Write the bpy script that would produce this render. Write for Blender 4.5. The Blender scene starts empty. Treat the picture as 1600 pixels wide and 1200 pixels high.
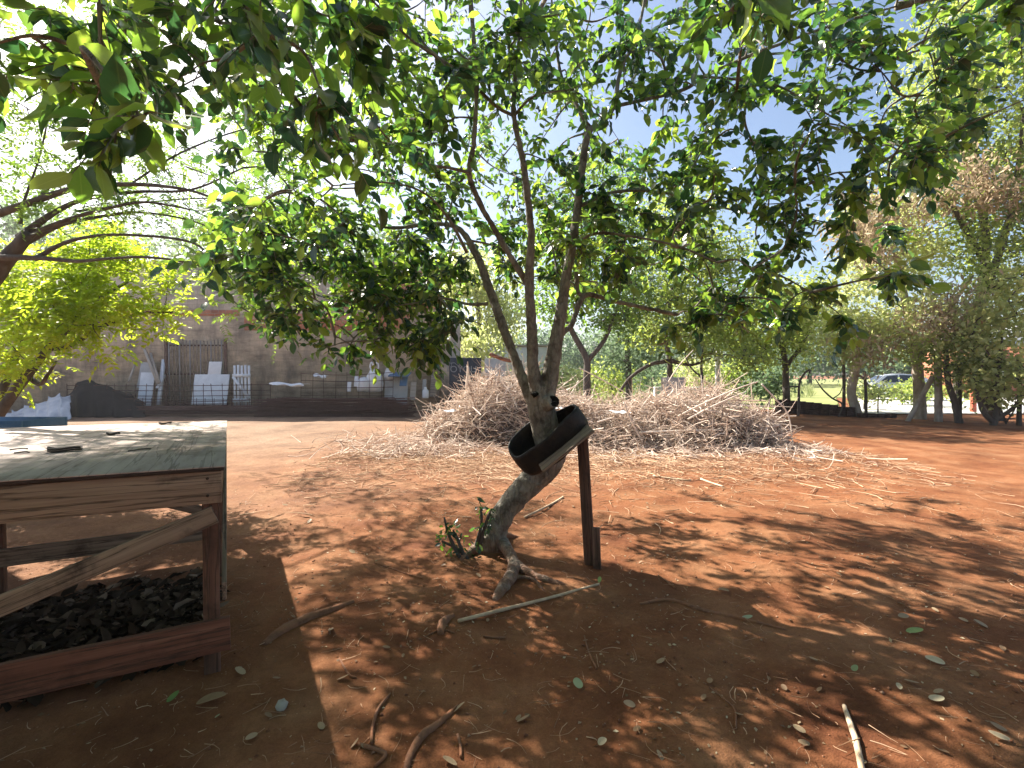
import bpy, math, random
import numpy as np
from mathutils import Vector

random.seed(7)
rng = np.random.default_rng(7)
S = bpy.context.scene
COL = S.collection

# ------------------------------------------------------------------ camera, sky, sun
EYE, F, PITCH = 1.5, 760.0, math.radians(1.13)
cd = bpy.data.cameras.new('camera')
cd.sensor_width = 36.0
cd.lens = 36.0 * F / 1600.0
cd.clip_start = 0.05
cd.clip_end = 2000
cam = bpy.data.objects.new('camera', cd)
COL.objects.link(cam)
cam.location = (0, 0, EYE)
cam.rotation_euler = (math.pi / 2 - PITCH, 0, 0)
S.camera = cam

SUN_AZ, SUN_EL = math.radians(-49), math.radians(42)        # azimuth from +Y, negative = to the left
wd = bpy.data.worlds.new('World')
S.world = wd
wd.use_nodes = True
nt = wd.node_tree
bg = nt.nodes['Background']
sky = nt.nodes.new('ShaderNodeTexSky')
sky.sky_type = 'NISHITA'
sky.sun_disc = False
sky.sun_elevation = SUN_EL
sky.sun_rotation = SUN_AZ
sky.air_density = 1.0
sky.dust_density = 2.2
sky.ozone_density = 1.5
nt.links.new(sky.outputs[0], bg.inputs[0])
bg.inputs[1].default_value = 0.068
sl = bpy.data.lights.new('sun', 'SUN')
sl.energy = 5.0
sl.angle = math.radians(0.53)
sl.color = (1.0, 0.93, 0.82)
so = bpy.data.objects.new('sun', sl)
COL.objects.link(so)
SDIR = Vector((math.sin(SUN_AZ) * math.cos(SUN_EL), math.cos(SUN_AZ) * math.cos(SUN_EL), math.sin(SUN_EL)))
so.rotation_euler = SDIR.to_track_quat('Z', 'Y').to_euler()
so.location = SDIR * 60
S.view_settings.view_transform = 'Standard'
S.view_settings.look = 'None'
S.view_settings.gamma = 1
S.view_settings.exposure = 1.75
S.render.engine = 'CYCLES'
S.cycles.max_bounces = 7
S.cycles.diffuse_bounces = 3
S.cycles.glossy_bounces = 2
S.cycles.transmission_bounces = 3
S.cycles.use_denoising = True
S.cycles.use_adaptive_sampling = True

CP, SP = math.cos(PITCH), math.sin(PITCH)
def ray(px, py):
    a, b = (px - 800) / F, (600 - py) / F
    return (a, CP + b * SP, -SP + b * CP)
def at(px, py, Y):
    r = ray(px, py); k = Y / r[1]
    return np.array((r[0] * k, Y, EYE + r[2] * k))
def gz(x, y):
    x = np.asarray(x, float); y = np.asarray(y, float)
    d = np.sqrt(x * x + y * y)
    k = np.clip(1.2 - d / 60, 0, 1)
    z = 0.012 * np.sin(x * 1.7 + 0.6 * y + 1) + 0.012 * np.sin(y * 2.3 - 0.9 * x) + 0.008 * np.sin(4.1 * x + 2.2 * y) * np.cos(3.3 * y - x)
    z = z + 0.009 * np.sin(6.3 * x - 4.4 * y + 2 * np.sin(1.9 * y)) * np.sin(5.2 * y + 2.9 * x + 2 * np.sin(2.3 * x)) + 0.004 * np.sin(9.1 * x + 3) * np.sin(8.3 * y + 1.3 * x) + 0.003 * np.sin(17 * x + 5 * y) * np.sin(15 * y - 6 * x)
    return z * k
def gnd(px, py, lift=0.0):
    r = ray(px, py); k = EYE / -r[2]
    for _ in range(3):
        z = float(gz(r[0] * k, r[1] * k)) + lift
        k = (EYE - z) / -r[2]
    return np.array((r[0] * k, r[1] * k, EYE + r[2] * k))

# ------------------------------------------------------------------ mesh helpers
class MB:
    def __init__(s):
        s.v = []; s.f = {}; s.n = 0; s.t = []; s.g = []
    def add(s, v, f, tone=None, g=None):
        v = np.asarray(v, float).reshape(-1, 3)
        f = np.asarray(f, int)
        s.f.setdefault(f.shape[1], []).append(f + s.n)
        s.v.append(v); s.g.append(v.copy() if g is None else np.asarray(g, float))
        if tone is None: tone = np.full(len(v), 0.5)
        else: tone = np.broadcast_to(np.asarray(tone, float), (len(v),)).copy()
        s.t.append(tone); s.n += len(v)
    def poly(s, v, tone=None):
        s.add(v, [list(range(len(v)))], tone)
    def box(s, c, size, rot=None, tone=None):
        h = np.array(size, float) / 2
        p = np.array([[x, y, z] for x in (-1, 1) for y in (-1, 1) for z in (-1, 1)], float) * h
        q = p + rng.uniform(-20, 20, 3)
        if rot is not None: p = p @ np.asarray(rot, float).T
        s.add(p + np.array(c, float), [[0, 1, 3, 2], [4, 6, 7, 5], [0, 4, 5, 1], [2, 3, 7, 6], [0, 2, 6, 4], [1, 5, 7, 3]], tone, q)
    def plank(s, a, b, w, t, up=(0, 0, 1), tone=None):
        """board from a to b; w across (along 'up' made square to the length), t thick"""
        a = np.array(a, float); b = np.array(b, float)
        d = b - a; L = np.linalg.norm(d); d /= L
        u = np.array(up, float); u = u - d * (u @ d); u /= np.linalg.norm(u)
        n = np.cross(d, u)
        s.box((a + b) / 2, (L, w, t), np.stack([d, u, n], 1), tone)
    def tube(s, P, R, k=8, cap=True, tone=None, wob=0.0):
        P = np.asarray(P, float); n = len(P)
        R = np.broadcast_to(np.asarray(R, float), (n,))
        T = np.gradient(P, axis=0); T /= np.linalg.norm(T, axis=1)[:, None] + 1e-9
        u = np.cross(T[0], (0.31, 0.22, 0.92)); 
        if np.linalg.norm(u) < 1e-3: u = np.cross(T[0], (1, 0, 0))
        U = []
        for i in range(n):
            u = u - T[i] * (u @ T[i]); u = u / (np.linalg.norm(u) + 1e-9); U.append(u)
        U = np.array(U); W = np.cross(T, U)
        a = np.linspace(0, 2 * np.pi, k, endpoint=False)
        rr = R[:, None] * (1 + wob * rng.standard_normal((n, k))) if wob else np.repeat(R[:, None], k, 1)
        V = P[:, None] + rr[..., None] * (np.cos(a)[None, :, None] * U[:, None] + np.sin(a)[None, :, None] * W[:, None])
        i = np.arange(n - 1)[:, None] * k; j = np.arange(k)[None]; j2 = (j + 1) % k
        Q = np.stack([i + j, i + j2, i + k + j2, i + k + j], -1).reshape(-1, 4)
        base = s.n
        s.add(V.reshape(-1, 3), Q, tone)
        if cap:
            s.f.setdefault(k, []).append(np.array([list(range(base + k - 1, base - 1, -1)), list(range(base + (n - 1) * k, base + n * k))]))
    def lathe(s, prof, k=24, center=(0, 0, 0), rot=None, tone=None, a0=0, a1=2 * math.pi, closed=True):
        prof = np.array(prof, float); n = len(prof)
        a = np.linspace(a0, a1, k, endpoint=False) if closed else np.linspace(a0, a1, k)
        V = np.stack([prof[:, None, 0] * np.cos(a), prof[:, None, 0] * np.sin(a), np.repeat(prof[:, 1:2], k, 1)], -1).reshape(-1, 3)
        if rot is not None: V = V @ np.asarray(rot, float).T
        i = np.arange(n - 1)[:, None] * k
        j = np.arange(k if closed else k - 1)[None]; j2 = (j + 1) % k
        Q = np.stack([i + j, i + j2, i + k + j2, i + k + j], -1).reshape(-1, 4)
        s.add(V + np.array(center, float), Q, tone)

OFF = {}
def link(name, mb, mat, parent=None, smooth=True, local=False, bevel=0.0):
    V = np.concatenate(mb.v) if mb.v else np.zeros((0, 3))
    T = np.concatenate(mb.t)
    off = OFF.get(parent.name, np.zeros(3)) if parent is not None else np.zeros(3)
    if not local: V = V - off
    me = bpy.data.meshes.new(name)
    loops = []; starts = []; pos = 0
    for k, L in mb.f.items():
        a = np.concatenate(L); loops.append(a.ravel())
        starts.append(pos + np.arange(len(a)) * k); pos += a.size
    loops = np.concatenate(loops).astype(np.int32); starts = np.concatenate(starts).astype(np.int32)
    me.vertices.add(len(V)); me.vertices.foreach_set('co', V.astype(np.float32).ravel())
    me.loops.add(len(loops)); me.loops.foreach_set('vertex_index', loops)
    me.polygons.add(len(starts)); me.polygons.foreach_set('loop_start', starts)
    me.update(calc_edges=True)
    at_ = me.attributes.new('tone', 'FLOAT', 'POINT'); at_.data.foreach_set('value', T.astype(np.float32))
    ga = me.attributes.new('grain', 'FLOAT_VECTOR', 'POINT'); ga.data.foreach_set('vector', np.concatenate(mb.g).astype(np.float32).ravel())
    me.validate()
    if smooth: me.polygons.foreach_set('use_smooth', np.ones(len(me.polygons), bool))
    me.materials.append(mat)
    o = bpy.data.objects.new(name, me); COL.objects.link(o)
    if parent is not None: o.parent = parent
    OFF[o.name] = off
    if bevel:
        m = o.modifiers.new('bevel', 'BEVEL'); m.width = bevel; m.segments = 2; m.limit_method = 'ANGLE'
    return o
def tag(o, label=None, cat=None, group=None, kind=None):
    if label: o['label'] = label
    if cat: o['category'] = cat
    if group: o['group'] = group
    if kind: o['kind'] = kind
    return o
def thing(name, label, cat, loc=(0, 0, 0), group=None):
    o = bpy.data.objects.new(name, None); COL.objects.link(o)
    o.empty_display_size = 0.1
    o.location = [float(c) for c in loc]; OFF[o.name] = np.array(loc, float)
    return tag(o, label, cat, group)
def solo(name, mb, mat, label, cat, loc=None, group=None, smooth=True, bevel=0.0, kind=None):
    """a thing that is one mesh, with its origin at loc"""
    if loc is None:
        V = np.concatenate(mb.v); loc = np.array([*(V[:, :2].mean(0)), V[:, 2].min()])
    loc = np.array(loc, float)
    mb.v = [v - loc for v in mb.v]
    o = link(name, mb, mat, None, smooth, bevel=bevel); o.location = loc.tolist(); OFF[o.name] = loc
    return tag(o, label, cat, group, kind)
def dup(o, loc, rot=None, scale=None, label=None):
    c = o.copy(); COL.objects.link(c); c.location = [float(x) for x in loc]
    if rot is not None: c.rotation_euler = rot
    if scale is not None: c.scale = (scale,) * 3 if np.isscalar(scale) else scale
    if label: c['label'] = label
    for ch in o.children:
        d = ch.copy(); COL.objects.link(d); d.parent = c
    return c
def curve(P, n=6, R=None):
    """Catmull-Rom through P (with radii R)"""
    P = np.asarray(P, float)
    if R is not None: P = np.concatenate([P, np.asarray(R, float)[:, None]], 1)
    E = np.concatenate([[2 * P[0] - P[1]], P, [2 * P[-1] - P[-2]]])
    out = []
    for i in range(len(P) - 1):
        p0, p1, p2, p3 = E[i:i + 4]
        for t in np.linspace(0, 1, n, endpoint=False):
            out.append(0.5 * (2 * p1 + (p2 - p0) * t + (2 * p0 - 5 * p1 + 4 * p2 - p3) * t * t + (3 * p1 - p0 - 3 * p2 + p3) * t ** 3))
    out.append(P[-1]); out = np.array(out)
    return (out[:, :3], out[:, 3]) if R is not None else out
def unit(a):
    a = np.asarray(a, float); return a / (np.linalg.norm(a, axis=-1, keepdims=True) + 1e-9)

# ------------------------------------------------------------------ materials
def newmat(name):
    m = bpy.data.materials.new(name); m.use_nodes = True
    return m, m.node_tree, m.node_tree.nodes['Principled BSDF']
def N(t, kind, **kw):
    n = t.nodes.new(kind)
    for k, v in kw.items(): setattr(n, k, v)
    return n
def noise(t, vec, scale, detail=5, rough=0.6):
    n = N(t, 'ShaderNodeTexNoise'); n.inputs['Scale'].default_value = scale
    n.inputs['Detail'].default_value = detail; n.inputs['Roughness'].default_value = rough
    if vec is not None: t.links.new(vec, n.inputs['Vector'])
    return n.outputs['Fac']
def coords(t, stretch=(1, 1, 1)):
    tc = N(t, 'ShaderNodeTexCoord'); mp = N(t, 'ShaderNodeMapping')
    mp.inputs['Scale'].default_value = stretch
    t.links.new(tc.outputs['Object'], mp.inputs['Vector'])
    return mp.outputs['Vector']
def ramp(t, fac, stops):
    r = N(t, 'ShaderNodeValToRGB'); e = r.color_ramp.elements
    while len(e) < len(stops): e.new(0.5)
    for i, (p, c) in enumerate(stops):
        e[i].position = p; e[i].color = (*c, 1)
    t.links.new(fac, r.inputs[0]); return r.outputs[0]
def mix(t, fac, a, b, mode='MIX'):
    m = N(t, 'ShaderNodeMix', data_type='RGBA', blend_type=mode)
    for s, v in ((m.inputs[0], fac), (m.inputs[6], a), (m.inputs[7], b)):
        if hasattr(v, 'is_linked'): t.links.new(v, s)
        elif isinstance(v, (int, float)): s.default_value = v
        else: s.default_value = (*v, 1)
    return m.outputs[2]
def graincoords(t, stretch):
    a = N(t, 'ShaderNodeAttribute', attribute_name='grain'); mp = N(t, 'ShaderNodeMapping'); mp.inputs['Scale'].default_value = stretch
    t.links.new(a.outputs['Vector'], mp.inputs['Vector']); return mp.outputs['Vector']
def math_(t, op, a, b=None, clamp=False):
    m = N(t, 'ShaderNodeMath', operation=op, use_clamp=clamp)
    for s, v in zip(m.inputs, (a, b)):
        if v is None: continue
        if hasattr(v, 'is_linked'): t.links.new(v, s)
        else: s.default_value = v
    return m.outputs[0]
def bump(t, bsdf, h, strength=0.4, dist=0.01):
    b = N(t, 'ShaderNodeBump'); b.inputs['Strength'].default_value = strength; b.inputs['Distance'].default_value = dist
    t.links.new(h, b.inputs['Height']); t.links.new(b.outputs[0], bsdf.inputs['Normal'])
def surf(name, stops, scale=6, rough=0.8, stretch=(1, 1, 1), bs=0.4, bd=0.006, bscale=None, metal=0.0, dirt=None, tone=0.0, spec=0.3, grain=False, cracks=None):
    m, t, b = newmat(name)
    v = graincoords(t, stretch) if grain else coords(t, stretch)
    n1 = noise(t, v, scale, 8, 0.65)
    fac = n1
    if tone:
        a = N(t, 'ShaderNodeAttribute', attribute_name='tone')
        fac = math_(t, 'ADD', math_(t, 'MULTIPLY', n1, 1 - tone), math_(t, 'MULTIPLY', a.outputs['Fac'], tone))
    c = ramp(t, fac, stops)
    if dirt:
        n2 = noise(t, coords(t), dirt[1], 6, 0.7)
        k = math_(t, 'MULTIPLY', math_(t, 'SUBTRACT', n2, dirt[2], True), dirt[3], True)
        c = mix(t, k, c, dirt[0])
    hgt = noise(t, v, bscale or scale * 4, 6, 0.7)
    if cracks:
        st, sc_, th, dk = cracks
        cn = noise(t, graincoords(t, st) if grain else coords(t, st), sc_, 4, 0.55)
        ck = math_(t, 'SUBTRACT', 1.0, math_(t, 'MULTIPLY', math_(t, 'ABSOLUTE', math_(t, 'SUBTRACT', cn, 0.5)), th), True)
        c = mix(t, math_(t, 'MULTIPLY', ck, dk), c, (0.03, 0.022, 0.016))
        hgt = math_(t, 'SUBTRACT', hgt, math_(t, 'MULTIPLY', ck, 0.8))
    t.links.new(c, b.inputs['Base Color'])
    b.inputs['Roughness'].default_value = rough; b.inputs['Metallic'].default_value = metal
    b.inputs['Specular IOR Level'].default_value = spec
    bump(t, b, hgt, bs, bd)
    return m
def soil_stain(m):
    # red earth smeared over the lowest part of the stem and the roots
    t = m.node_tree; b = t.nodes['Principled BSDF']; src = b.inputs['Base Color'].links[0].from_socket
    v = coords(t); sx = N(t, 'ShaderNodeSeparateXYZ'); t.links.new(v, sx.inputs[0])
    k = math_(t, 'ADD', math_(t, 'MULTIPLY', sx.outputs[2], -7.0), math_(t, 'MULTIPLY', noise(t, v, 9, 5), 1.9), True)
    t.links.new(mix(t, math_(t, 'MULTIPLY', k, 0.85), src, (0.24, 0.10, 0.05)), b.inputs['Base Color'])
def leafmat(name, stops, trans, tmix=0.45, rough=0.38, spec=0.5, veins=False):
    m, t, b = newmat(name)
    a = N(t, 'ShaderNodeAttribute', attribute_name='tone')
    c = ramp(t, a.outputs['Fac'], stops)
    n = noise(t, coords(t), 25, 3)
    c = mix(t, 0.35, c, mix(t, 1.0, c, ramp(t, n, [(0.3, (0.55, 0.55, 0.5)), (0.7, (1.35, 1.35, 1.1))]), 'MULTIPLY'))
    if veins:
        g = N(t, 'ShaderNodeAttribute', attribute_name='grain'); sp = N(t, 'ShaderNodeSeparateXYZ'); t.links.new(g.outputs['Vector'], sp.inputs[0])
        ay = math_(t, 'ABSOLUTE', sp.outputs[1])
        mid = math_(t, 'SUBTRACT', 1.0, math_(t, 'MULTIPLY', ay, 28.0), True)
        wv = math_(t, 'SINE', math_(t, 'MULTIPLY', math_(t, 'SUBTRACT', sp.outputs[0], math_(t, 'MULTIPLY', ay, 0.6)), 55.0))
        sv = math_(t, 'MULTIPLY', math_(t, 'SUBTRACT', wv, 0.86, True), 3.0, True)
        c = mix(t, math_(t, 'MAXIMUM', math_(t, 'MULTIPLY', mid, 0.8), math_(t, 'MULTIPLY', sv, 0.3)), c, (0.17, 0.22, 0.10))
        bl = noise(t, coords(t), 70, 3)
        c = mix(t, math_(t, 'MULTIPLY', math_(t, 'SUBTRACT', bl, 0.66, True), 6.0, True), c, (0.14, 0.10, 0.045))
        bump(t, b, wv, 0.06, 0.001)
    t.links.new(c, b.inputs['Base Color']); b.inputs['Roughness'].default_value = rough
    b.inputs['Specular IOR Level'].default_value = spec
    tr = N(t, 'ShaderNodeBsdfTranslucent')
    t.links.new(ramp(t, a.outputs['Fac'], trans), tr.inputs[0])
    ms = N(t, 'ShaderNodeMixShader'); ms.inputs[0].default_value = tmix
    t.links.new(b.outputs[0], ms.inputs[1]); t.links.new(tr.outputs[0], ms.inputs[2])
    out = [x for x in t.nodes if x.type == 'OUTPUT_MATERIAL'][0]
    t.links.new(ms.outputs[0], out.inputs[0])
    return m

# ---- soil
def make_soil():
    m, t, b = newmat('red_soil')
    v = coords(t)
    big = noise(t, v, 0.22, 4, 0.5); mid = noise(t, v, 1.7, 6, 0.6); fine = noise(t, v, 26, 8, 0.72); vf = noise(t, v, 140, 4, 0.7)
    red = ramp(t, mid, [(0.28, (0.14, 0.048, 0.021)), (0.48, (0.215, 0.086, 0.037)), (0.72, (0.295, 0.148, 0.074))])
    dust = ramp(t, fine, [(0.3, (0.19, 0.108, 0.064)), (0.7, (0.285, 0.195, 0.128))])
    sx = N(t, 'ShaderNodeSeparateXYZ'); t.links.new(v, sx.inputs[0])
    # trodden, dusty ground lies towards the wall and the work table; redder earth on the other side
    g = math_(t, 'ADD', math_(t, 'MULTIPLY', sx.outputs[0], -0.075), math_(t, 'MULTIPLY', sx.outputs[1], 0.045))
    k = math_(t, 'ADD', math_(t, 'ADD', g, math_(t, 'MULTIPLY', big, 1.0)), -0.72, True)
    k2 = math_(t, 'MULTIPLY', k, 1.15, True)
    c = mix(t, k2, red, dust)
    c = mix(t, 0.6, c, mix(t, 1.0, c, ramp(t, fine, [(0.25, (0.62, 0.58, 0.55)), (0.55, (1, 1, 1)), (0.8, (1.35, 1.35, 1.35))]), 'MULTIPLY'))
    c = mix(t, 0.5, c, mix(t, 1.0, c, ramp(t, vf, [(0.3, (0.6, 0.6, 0.6)), (0.7, (1.4, 1.4, 1.4))]), 'MULTIPLY'))
    vo = N(t, 'ShaderNodeTexVoronoi'); vo.inputs['Scale'].default_value = 38; t.links.new(v, vo.inputs['Vector'])
    peb = math_(t, 'LESS_THAN', vo.outputs['Distance'], 0.13)
    pick = math_(t, 'GREATER_THAN', N_sep(t, vo.outputs['Color']), 0.72)
    kk = math_(t, 'MULTIPLY', peb, pick)
    c = mix(t, math_(t, 'MULTIPLY', kk, 0.7), c, (0.42, 0.27, 0.17))
    pt = noise(t, coords(t, (1, 1, 1)), 0.75, 7, 0.68)
    c = mix(t, 0.8, c, mix(t, 1.0, c, ramp(t, pt, [(0.34, (0.58, 0.55, 0.55)), (0.5, (1, 1, 1)), (0.66, (1.22, 1.25, 1.28))]), 'MULTIPLY'))
    t.links.new(c, b.inputs['Base Color']); b.inputs['Roughness'].default_value = 0.95
    b.inputs['Specular IOR Level'].default_value = 0.15
    h = math_(t, 'ADD', math_(t, 'MULTIPLY', fine, 1.0), math_(t, 'MULTIPLY', vf, 0.35))
    h = math_(t, 'ADD', h, math_(t, 'MULTIPLY', mid, 1.2)); h = math_(t, 'ADD', h, math_(t, 'MULTIPLY', kk, 0.3))
    bump(t, b, h, 0.75, 0.022)
    return m
def N_sep(t, col):
    s = N(t, 'ShaderNodeSeparateColor'); t.links.new(col, s.inputs[0]); return s.outputs[0]
M = {}
M['soil'] = make_soil()
M['bark'] = surf('grey_bark', [(0.25, (0.13, 0.108, 0.085)), (0.45, (0.235, 0.208, 0.168)), (0.62, (0.32, 0.295, 0.245)), (0.8, (0.44, 0.42, 0.36))], 11, 0.85, (1, 1, 0.4), 0.8, 0.012, 26, dirt=((0.085, 0.068, 0.052), 6, 0.5, 6), cracks=((1, 1, 0.3), 22, 18, 0.3))
soil_stain(M['bark'])
M['rootbark'] = surf('root_bark', [(0.3, (0.13, 0.055, 0.03)), (0.7, (0.32, 0.17, 0.10))], 14, 0.9, bs=0.7, bd=0.01, dirt=((0.28, 0.11, 0.05), 7, 0.45, 4))
M['darkbark'] = surf('dark_bark', [(0.3, (0.045, 0.038, 0.033)), (0.7, (0.14, 0.118, 0.10))], 8, 0.9, (1, 1, 0.3), 0.7, 0.015)
M['palebark'] = surf('pale_bark', [(0.3, (0.22, 0.18, 0.14)), (0.7, (0.50, 0.45, 0.38))], 6, 0.9, (1, 1, 0.4), 0.6, 0.012)
M['leaf'] = leafmat('broad_leaf', [(0.0, (0.020, 0.040, 0.048)), (0.5, (0.034, 0.064, 0.060)), (1.0, (0.060, 0.105, 0.062))],
                    [(0.0, (0.03, 0.10, 0.04)), (0.36, (0.07, 0.19, 0.04)), (0.58, (0.32, 0.58, 0.055)), (1.0, (0.72, 0.92, 0.10))], 0.44, 0.26, 0.85, True)
M['fineleaf'] = leafmat('feathery_leaf', [(0.0, (0.05, 0.10, 0.045)), (1.0, (0.12, 0.20, 0.06))], [(0.0, (0.18, 0.36, 0.05)), (1.0, (0.46, 0.64, 0.09))], 0.48, 0.5, 0.3)
M['limeleaf'] = leafmat('lime_leaf', [(0.0, (0.09, 0.17, 0.02)), (1.0, (0.19, 0.28, 0.03))], [(0.0, (0.42, 0.62, 0.03)), (1.0, (0.80, 0.90, 0.07))], 0.58, 0.5, 0.3)
M['treeleaf'] = leafmat('hedge_leaf', [(0.0, (0.075, 0.12, 0.05)), (0.5, (0.145, 0.19, 0.07)), (1.0, (0.27, 0.31, 0.11))], [(0.0, (0.28, 0.42, 0.08)), (1.0, (0.70, 0.78, 0.16))], 0.54, 0.45, 0.4)
M['paleleaf'] = leafmat('pale_leaf', [(0.0, (0.21, 0.26, 0.11)), (1.0, (0.48, 0.50, 0.25))], [(0.0, (0.50, 0.62, 0.17)), (1.0, (0.86, 0.88, 0.38))], 0.56, 0.5, 0.4)
M['farleaf'] = leafmat('far_leaf', [(0.0, (0.09, 0.15, 0.10)), (1.0, (0.17, 0.24, 0.15))], [(0.0, (0.22, 0.34, 0.18)), (1.0, (0.35, 0.46, 0.24))], 0.4, 0.6, 0.2)
M['vine'] = leafmat('dry_vine', [(0.0, (0.25, 0.19, 0.12)), (1.0, (0.58, 0.48, 0.33))], [(0.0, (0.40, 0.30, 0.19)), (1.0, (0.66, 0.54, 0.38))], 0.3, 0.8, 0.1)
M['deadleaf'] = leafmat('dead_leaf', [(0.0, (0.10, 0.055, 0.03)), (0.45, (0.26, 0.16, 0.09)), (0.8, (0.42, 0.31, 0.20)), (1.0, (0.52, 0.44, 0.31))], [(0.0, (0.2, 0.1, 0.04)), (1.0, (0.5, 0.4, 0.22))], 0.15, 0.6, 0.3)
M['darkleaf'] = surf('rotting_leaf', [(0.15, (0.026, 0.018, 0.012)), (0.5, (0.105, 0.070, 0.046)), (0.8, (0.30, 0.22, 0.155))], 4, 0.85, tone=0.75, bs=0.3, spec=0.1)
M['greenleaf'] = leafmat('fresh_leaf', [(0.0, (0.08, 0.17, 0.04)), (0.8, (0.26, 0.34, 0.10)), (1.0, (0.30, 0.34, 0.22))], [(0.0, (0.3, 0.45, 0.05)), (1.0, (0.45, 0.5, 0.3))], 0.15, 0.5)
M['clod'] = surf('earth_lump', [(0.0, (0.13, 0.05, 0.028)), (0.6, (0.27, 0.12, 0.065)), (1.0, (0.42, 0.28, 0.19))], 20, 0.95, tone=0.8)
M['straw'] = surf('straw', [(0.0, (0.20, 0.10, 0.055)), (0.45, (0.42, 0.25, 0.145)), (1.0, (0.68, 0.50, 0.34))], 5, 0.85, tone=0.8, bs=0.1)
M['brush'] = surf('dry_brush', [(0.0, (0.05, 0.033, 0.026)), (0.28, (0.27, 0.18, 0.135)), (0.62, (0.62, 0.475, 0.375)), (1.0, (0.84, 0.73, 0.62))], 3, 0.85, tone=0.85, bs=0.2)
M['stick'] = surf('peeled_stick', [(0.25, (0.36, 0.24, 0.15)), (0.6, (0.62, 0.47, 0.32)), (0.85, (0.74, 0.62, 0.47))], 12, 0.7, bs=0.3)
M['oldwood'] = surf('weathered_board', [(0.25, (0.10, 0.07, 0.05)), (0.45, (0.25, 0.185, 0.135)), (0.6, (0.33, 0.255, 0.19)), (0.8, (0.42, 0.34, 0.27))], 3, 0.8, (0.35, 9, 9), 0.6, 0.003, 5, dirt=((0.06, 0.045, 0.035), 4, 0.55, 5), grain=True, cracks=((0.5, 14, 14), 2.2, 26, 0.75))
M['redwood'] = surf('red_stained_timber', [(0.25, (0.07, 0.038, 0.028)), (0.5, (0.15, 0.078, 0.056)), (0.8, (0.25, 0.145, 0.105))], 3, 0.75, (0.35, 9, 9), 0.7, 0.004, 5, dirt=((0.04, 0.024, 0.018), 5, 0.5, 4), grain=True, cracks=((0.5, 14, 14), 2.2, 26, 0.75))
M['redrail'] = surf('red_stained_rail', [(0.25, (0.10, 0.038, 0.024)), (0.5, (0.19, 0.075, 0.046)), (0.8, (0.30, 0.14, 0.09))], 3, 0.75, (0.35, 9, 9), 0.6, 0.003, 5, dirt=((0.045, 0.02, 0.014), 4, 0.52, 4), grain=True, cracks=((0.5, 14, 14), 2.2, 26, 0.75))
M['ply'] = surf('worn_plywood_top', [(0.25, (0.32, 0.245, 0.21)), (0.5, (0.49, 0.395, 0.345)), (0.75, (0.60, 0.50, 0.445))], 4, 0.75, (0.5, 3.5, 3), 0.3, 0.003, 12, dirt=((0.20, 0.155, 0.11), 2.4, 0.5, 4), spec=0.15, grain=True, cracks=((0.25, 5, 3), 2.0, 60, 0.45))
M['plyedge'] = surf('dark_board_edge', [(0.3, (0.025, 0.018, 0.014)), (0.7, (0.07, 0.05, 0.04))], 8, 0.8)
M['rubber'] = surf('tyre_rubber', [(0.3, (0.009, 0.009, 0.010)), (0.7, (0.026, 0.024, 0.024))], 7, 0.55, bs=0.4, bd=0.004, dirt=((0.085, 0.055, 0.038), 5, 0.50, 2.2), cracks=((1, 1, 1), 16, 14, 0.6))
M['plank'] = surf('pale_plank', [(0.3, (0.32, 0.26, 0.20)), (0.7, (0.55, 0.47, 0.39))], 4, 0.8, (0.4, 8, 8), grain=True)
M['white'] = surf('white_paint', [(0.3, (0.66, 0.66, 0.66)), (0.7, (0.82, 0.82, 0.81))], 4, 0.5, bs=0.1, dirt=((0.42, 0.38, 0.33), 3, 0.58, 3))
M['grey'] = surf('grey_board', [(0.3, (0.34, 0.34, 0.33)), (0.7, (0.50, 0.49, 0.47))], 4, 0.7, bs=0.1)
M['rust'] = surf('rusty_steel', [(0.25, (0.040, 0.018, 0.014)), (0.75, (0.13, 0.058, 0.042))], 9, 0.8, bs=0.3)
M['black'] = surf('black_tarp', [(0.3, (0.004, 0.004, 0.005)), (0.7, (0.012, 0.012, 0.014))], 3, 0.8, bs=0.6, bd=0.03, bscale=4, spec=0.1)
M['tarp'] = surf('pale_tarp', [(0.3, (0.26, 0.31, 0.37)), (0.7, (0.50, 0.54, 0.58))], 1.6, 0.5, bs=0.8, bd=0.05, bscale=4)
M['blue'] = surf('blue_plastic', [(0.3, (0.05, 0.11, 0.20)), (0.7, (0.11, 0.20, 0.32))], 4, 0.5, bs=0.1)
M['signboard'] = surf('navy_signboard', [(0.3, (0.010, 0.017, 0.032)), (0.7, (0.024, 0.034, 0.055))], 3, 0.5, bs=0.1)
M['letter'] = surf('pale_lettering', [(0.3, (0.16, 0.18, 0.20)), (0.7, (0.26, 0.28, 0.30))], 5, 0.6, bs=0.0)
M['concrete'] = surf('concrete', [(0.3, (0.28, 0.26, 0.23)), (0.7, (0.45, 0.43, 0.40))], 3, 0.9)
M['road'] = surf('pale_road', [(0.3, (0.44, 0.42, 0.40)), (0.7, (0.58, 0.56, 0.53))], 1.5, 0.9)
M['grass'] = surf('field_grass', [(0.25, (0.13, 0.16, 0.05)), (0.55, (0.24, 0.26, 0.09)), (0.8, (0.38, 0.35, 0.16))], 0.35, 0.95, bs=0.5, bd=0.05, bscale=6)
M['blade'] = leafmat('grass_blade', [(0.0, (0.14, 0.18, 0.07)), (1.0, (0.34, 0.36, 0.18))], [(0.0, (0.3, 0.38, 0.12)), (1.0, (0.5, 0.52, 0.25))], 0.3, 0.6, 0.2)
M['lowbrick'] = surf('old_dark_bricks', [(0.3, (0.035, 0.022, 0.018)), (0.7, (0.11, 0.07, 0.055))], 5, 0.9, bs=0.7, bd=0.02)
M['redpaint'] = surf('red_paint', [(0.3, (0.46, 0.10, 0.055)), (0.7, (0.62, 0.17, 0.10))], 5, 0.6, bs=0.1)
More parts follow.
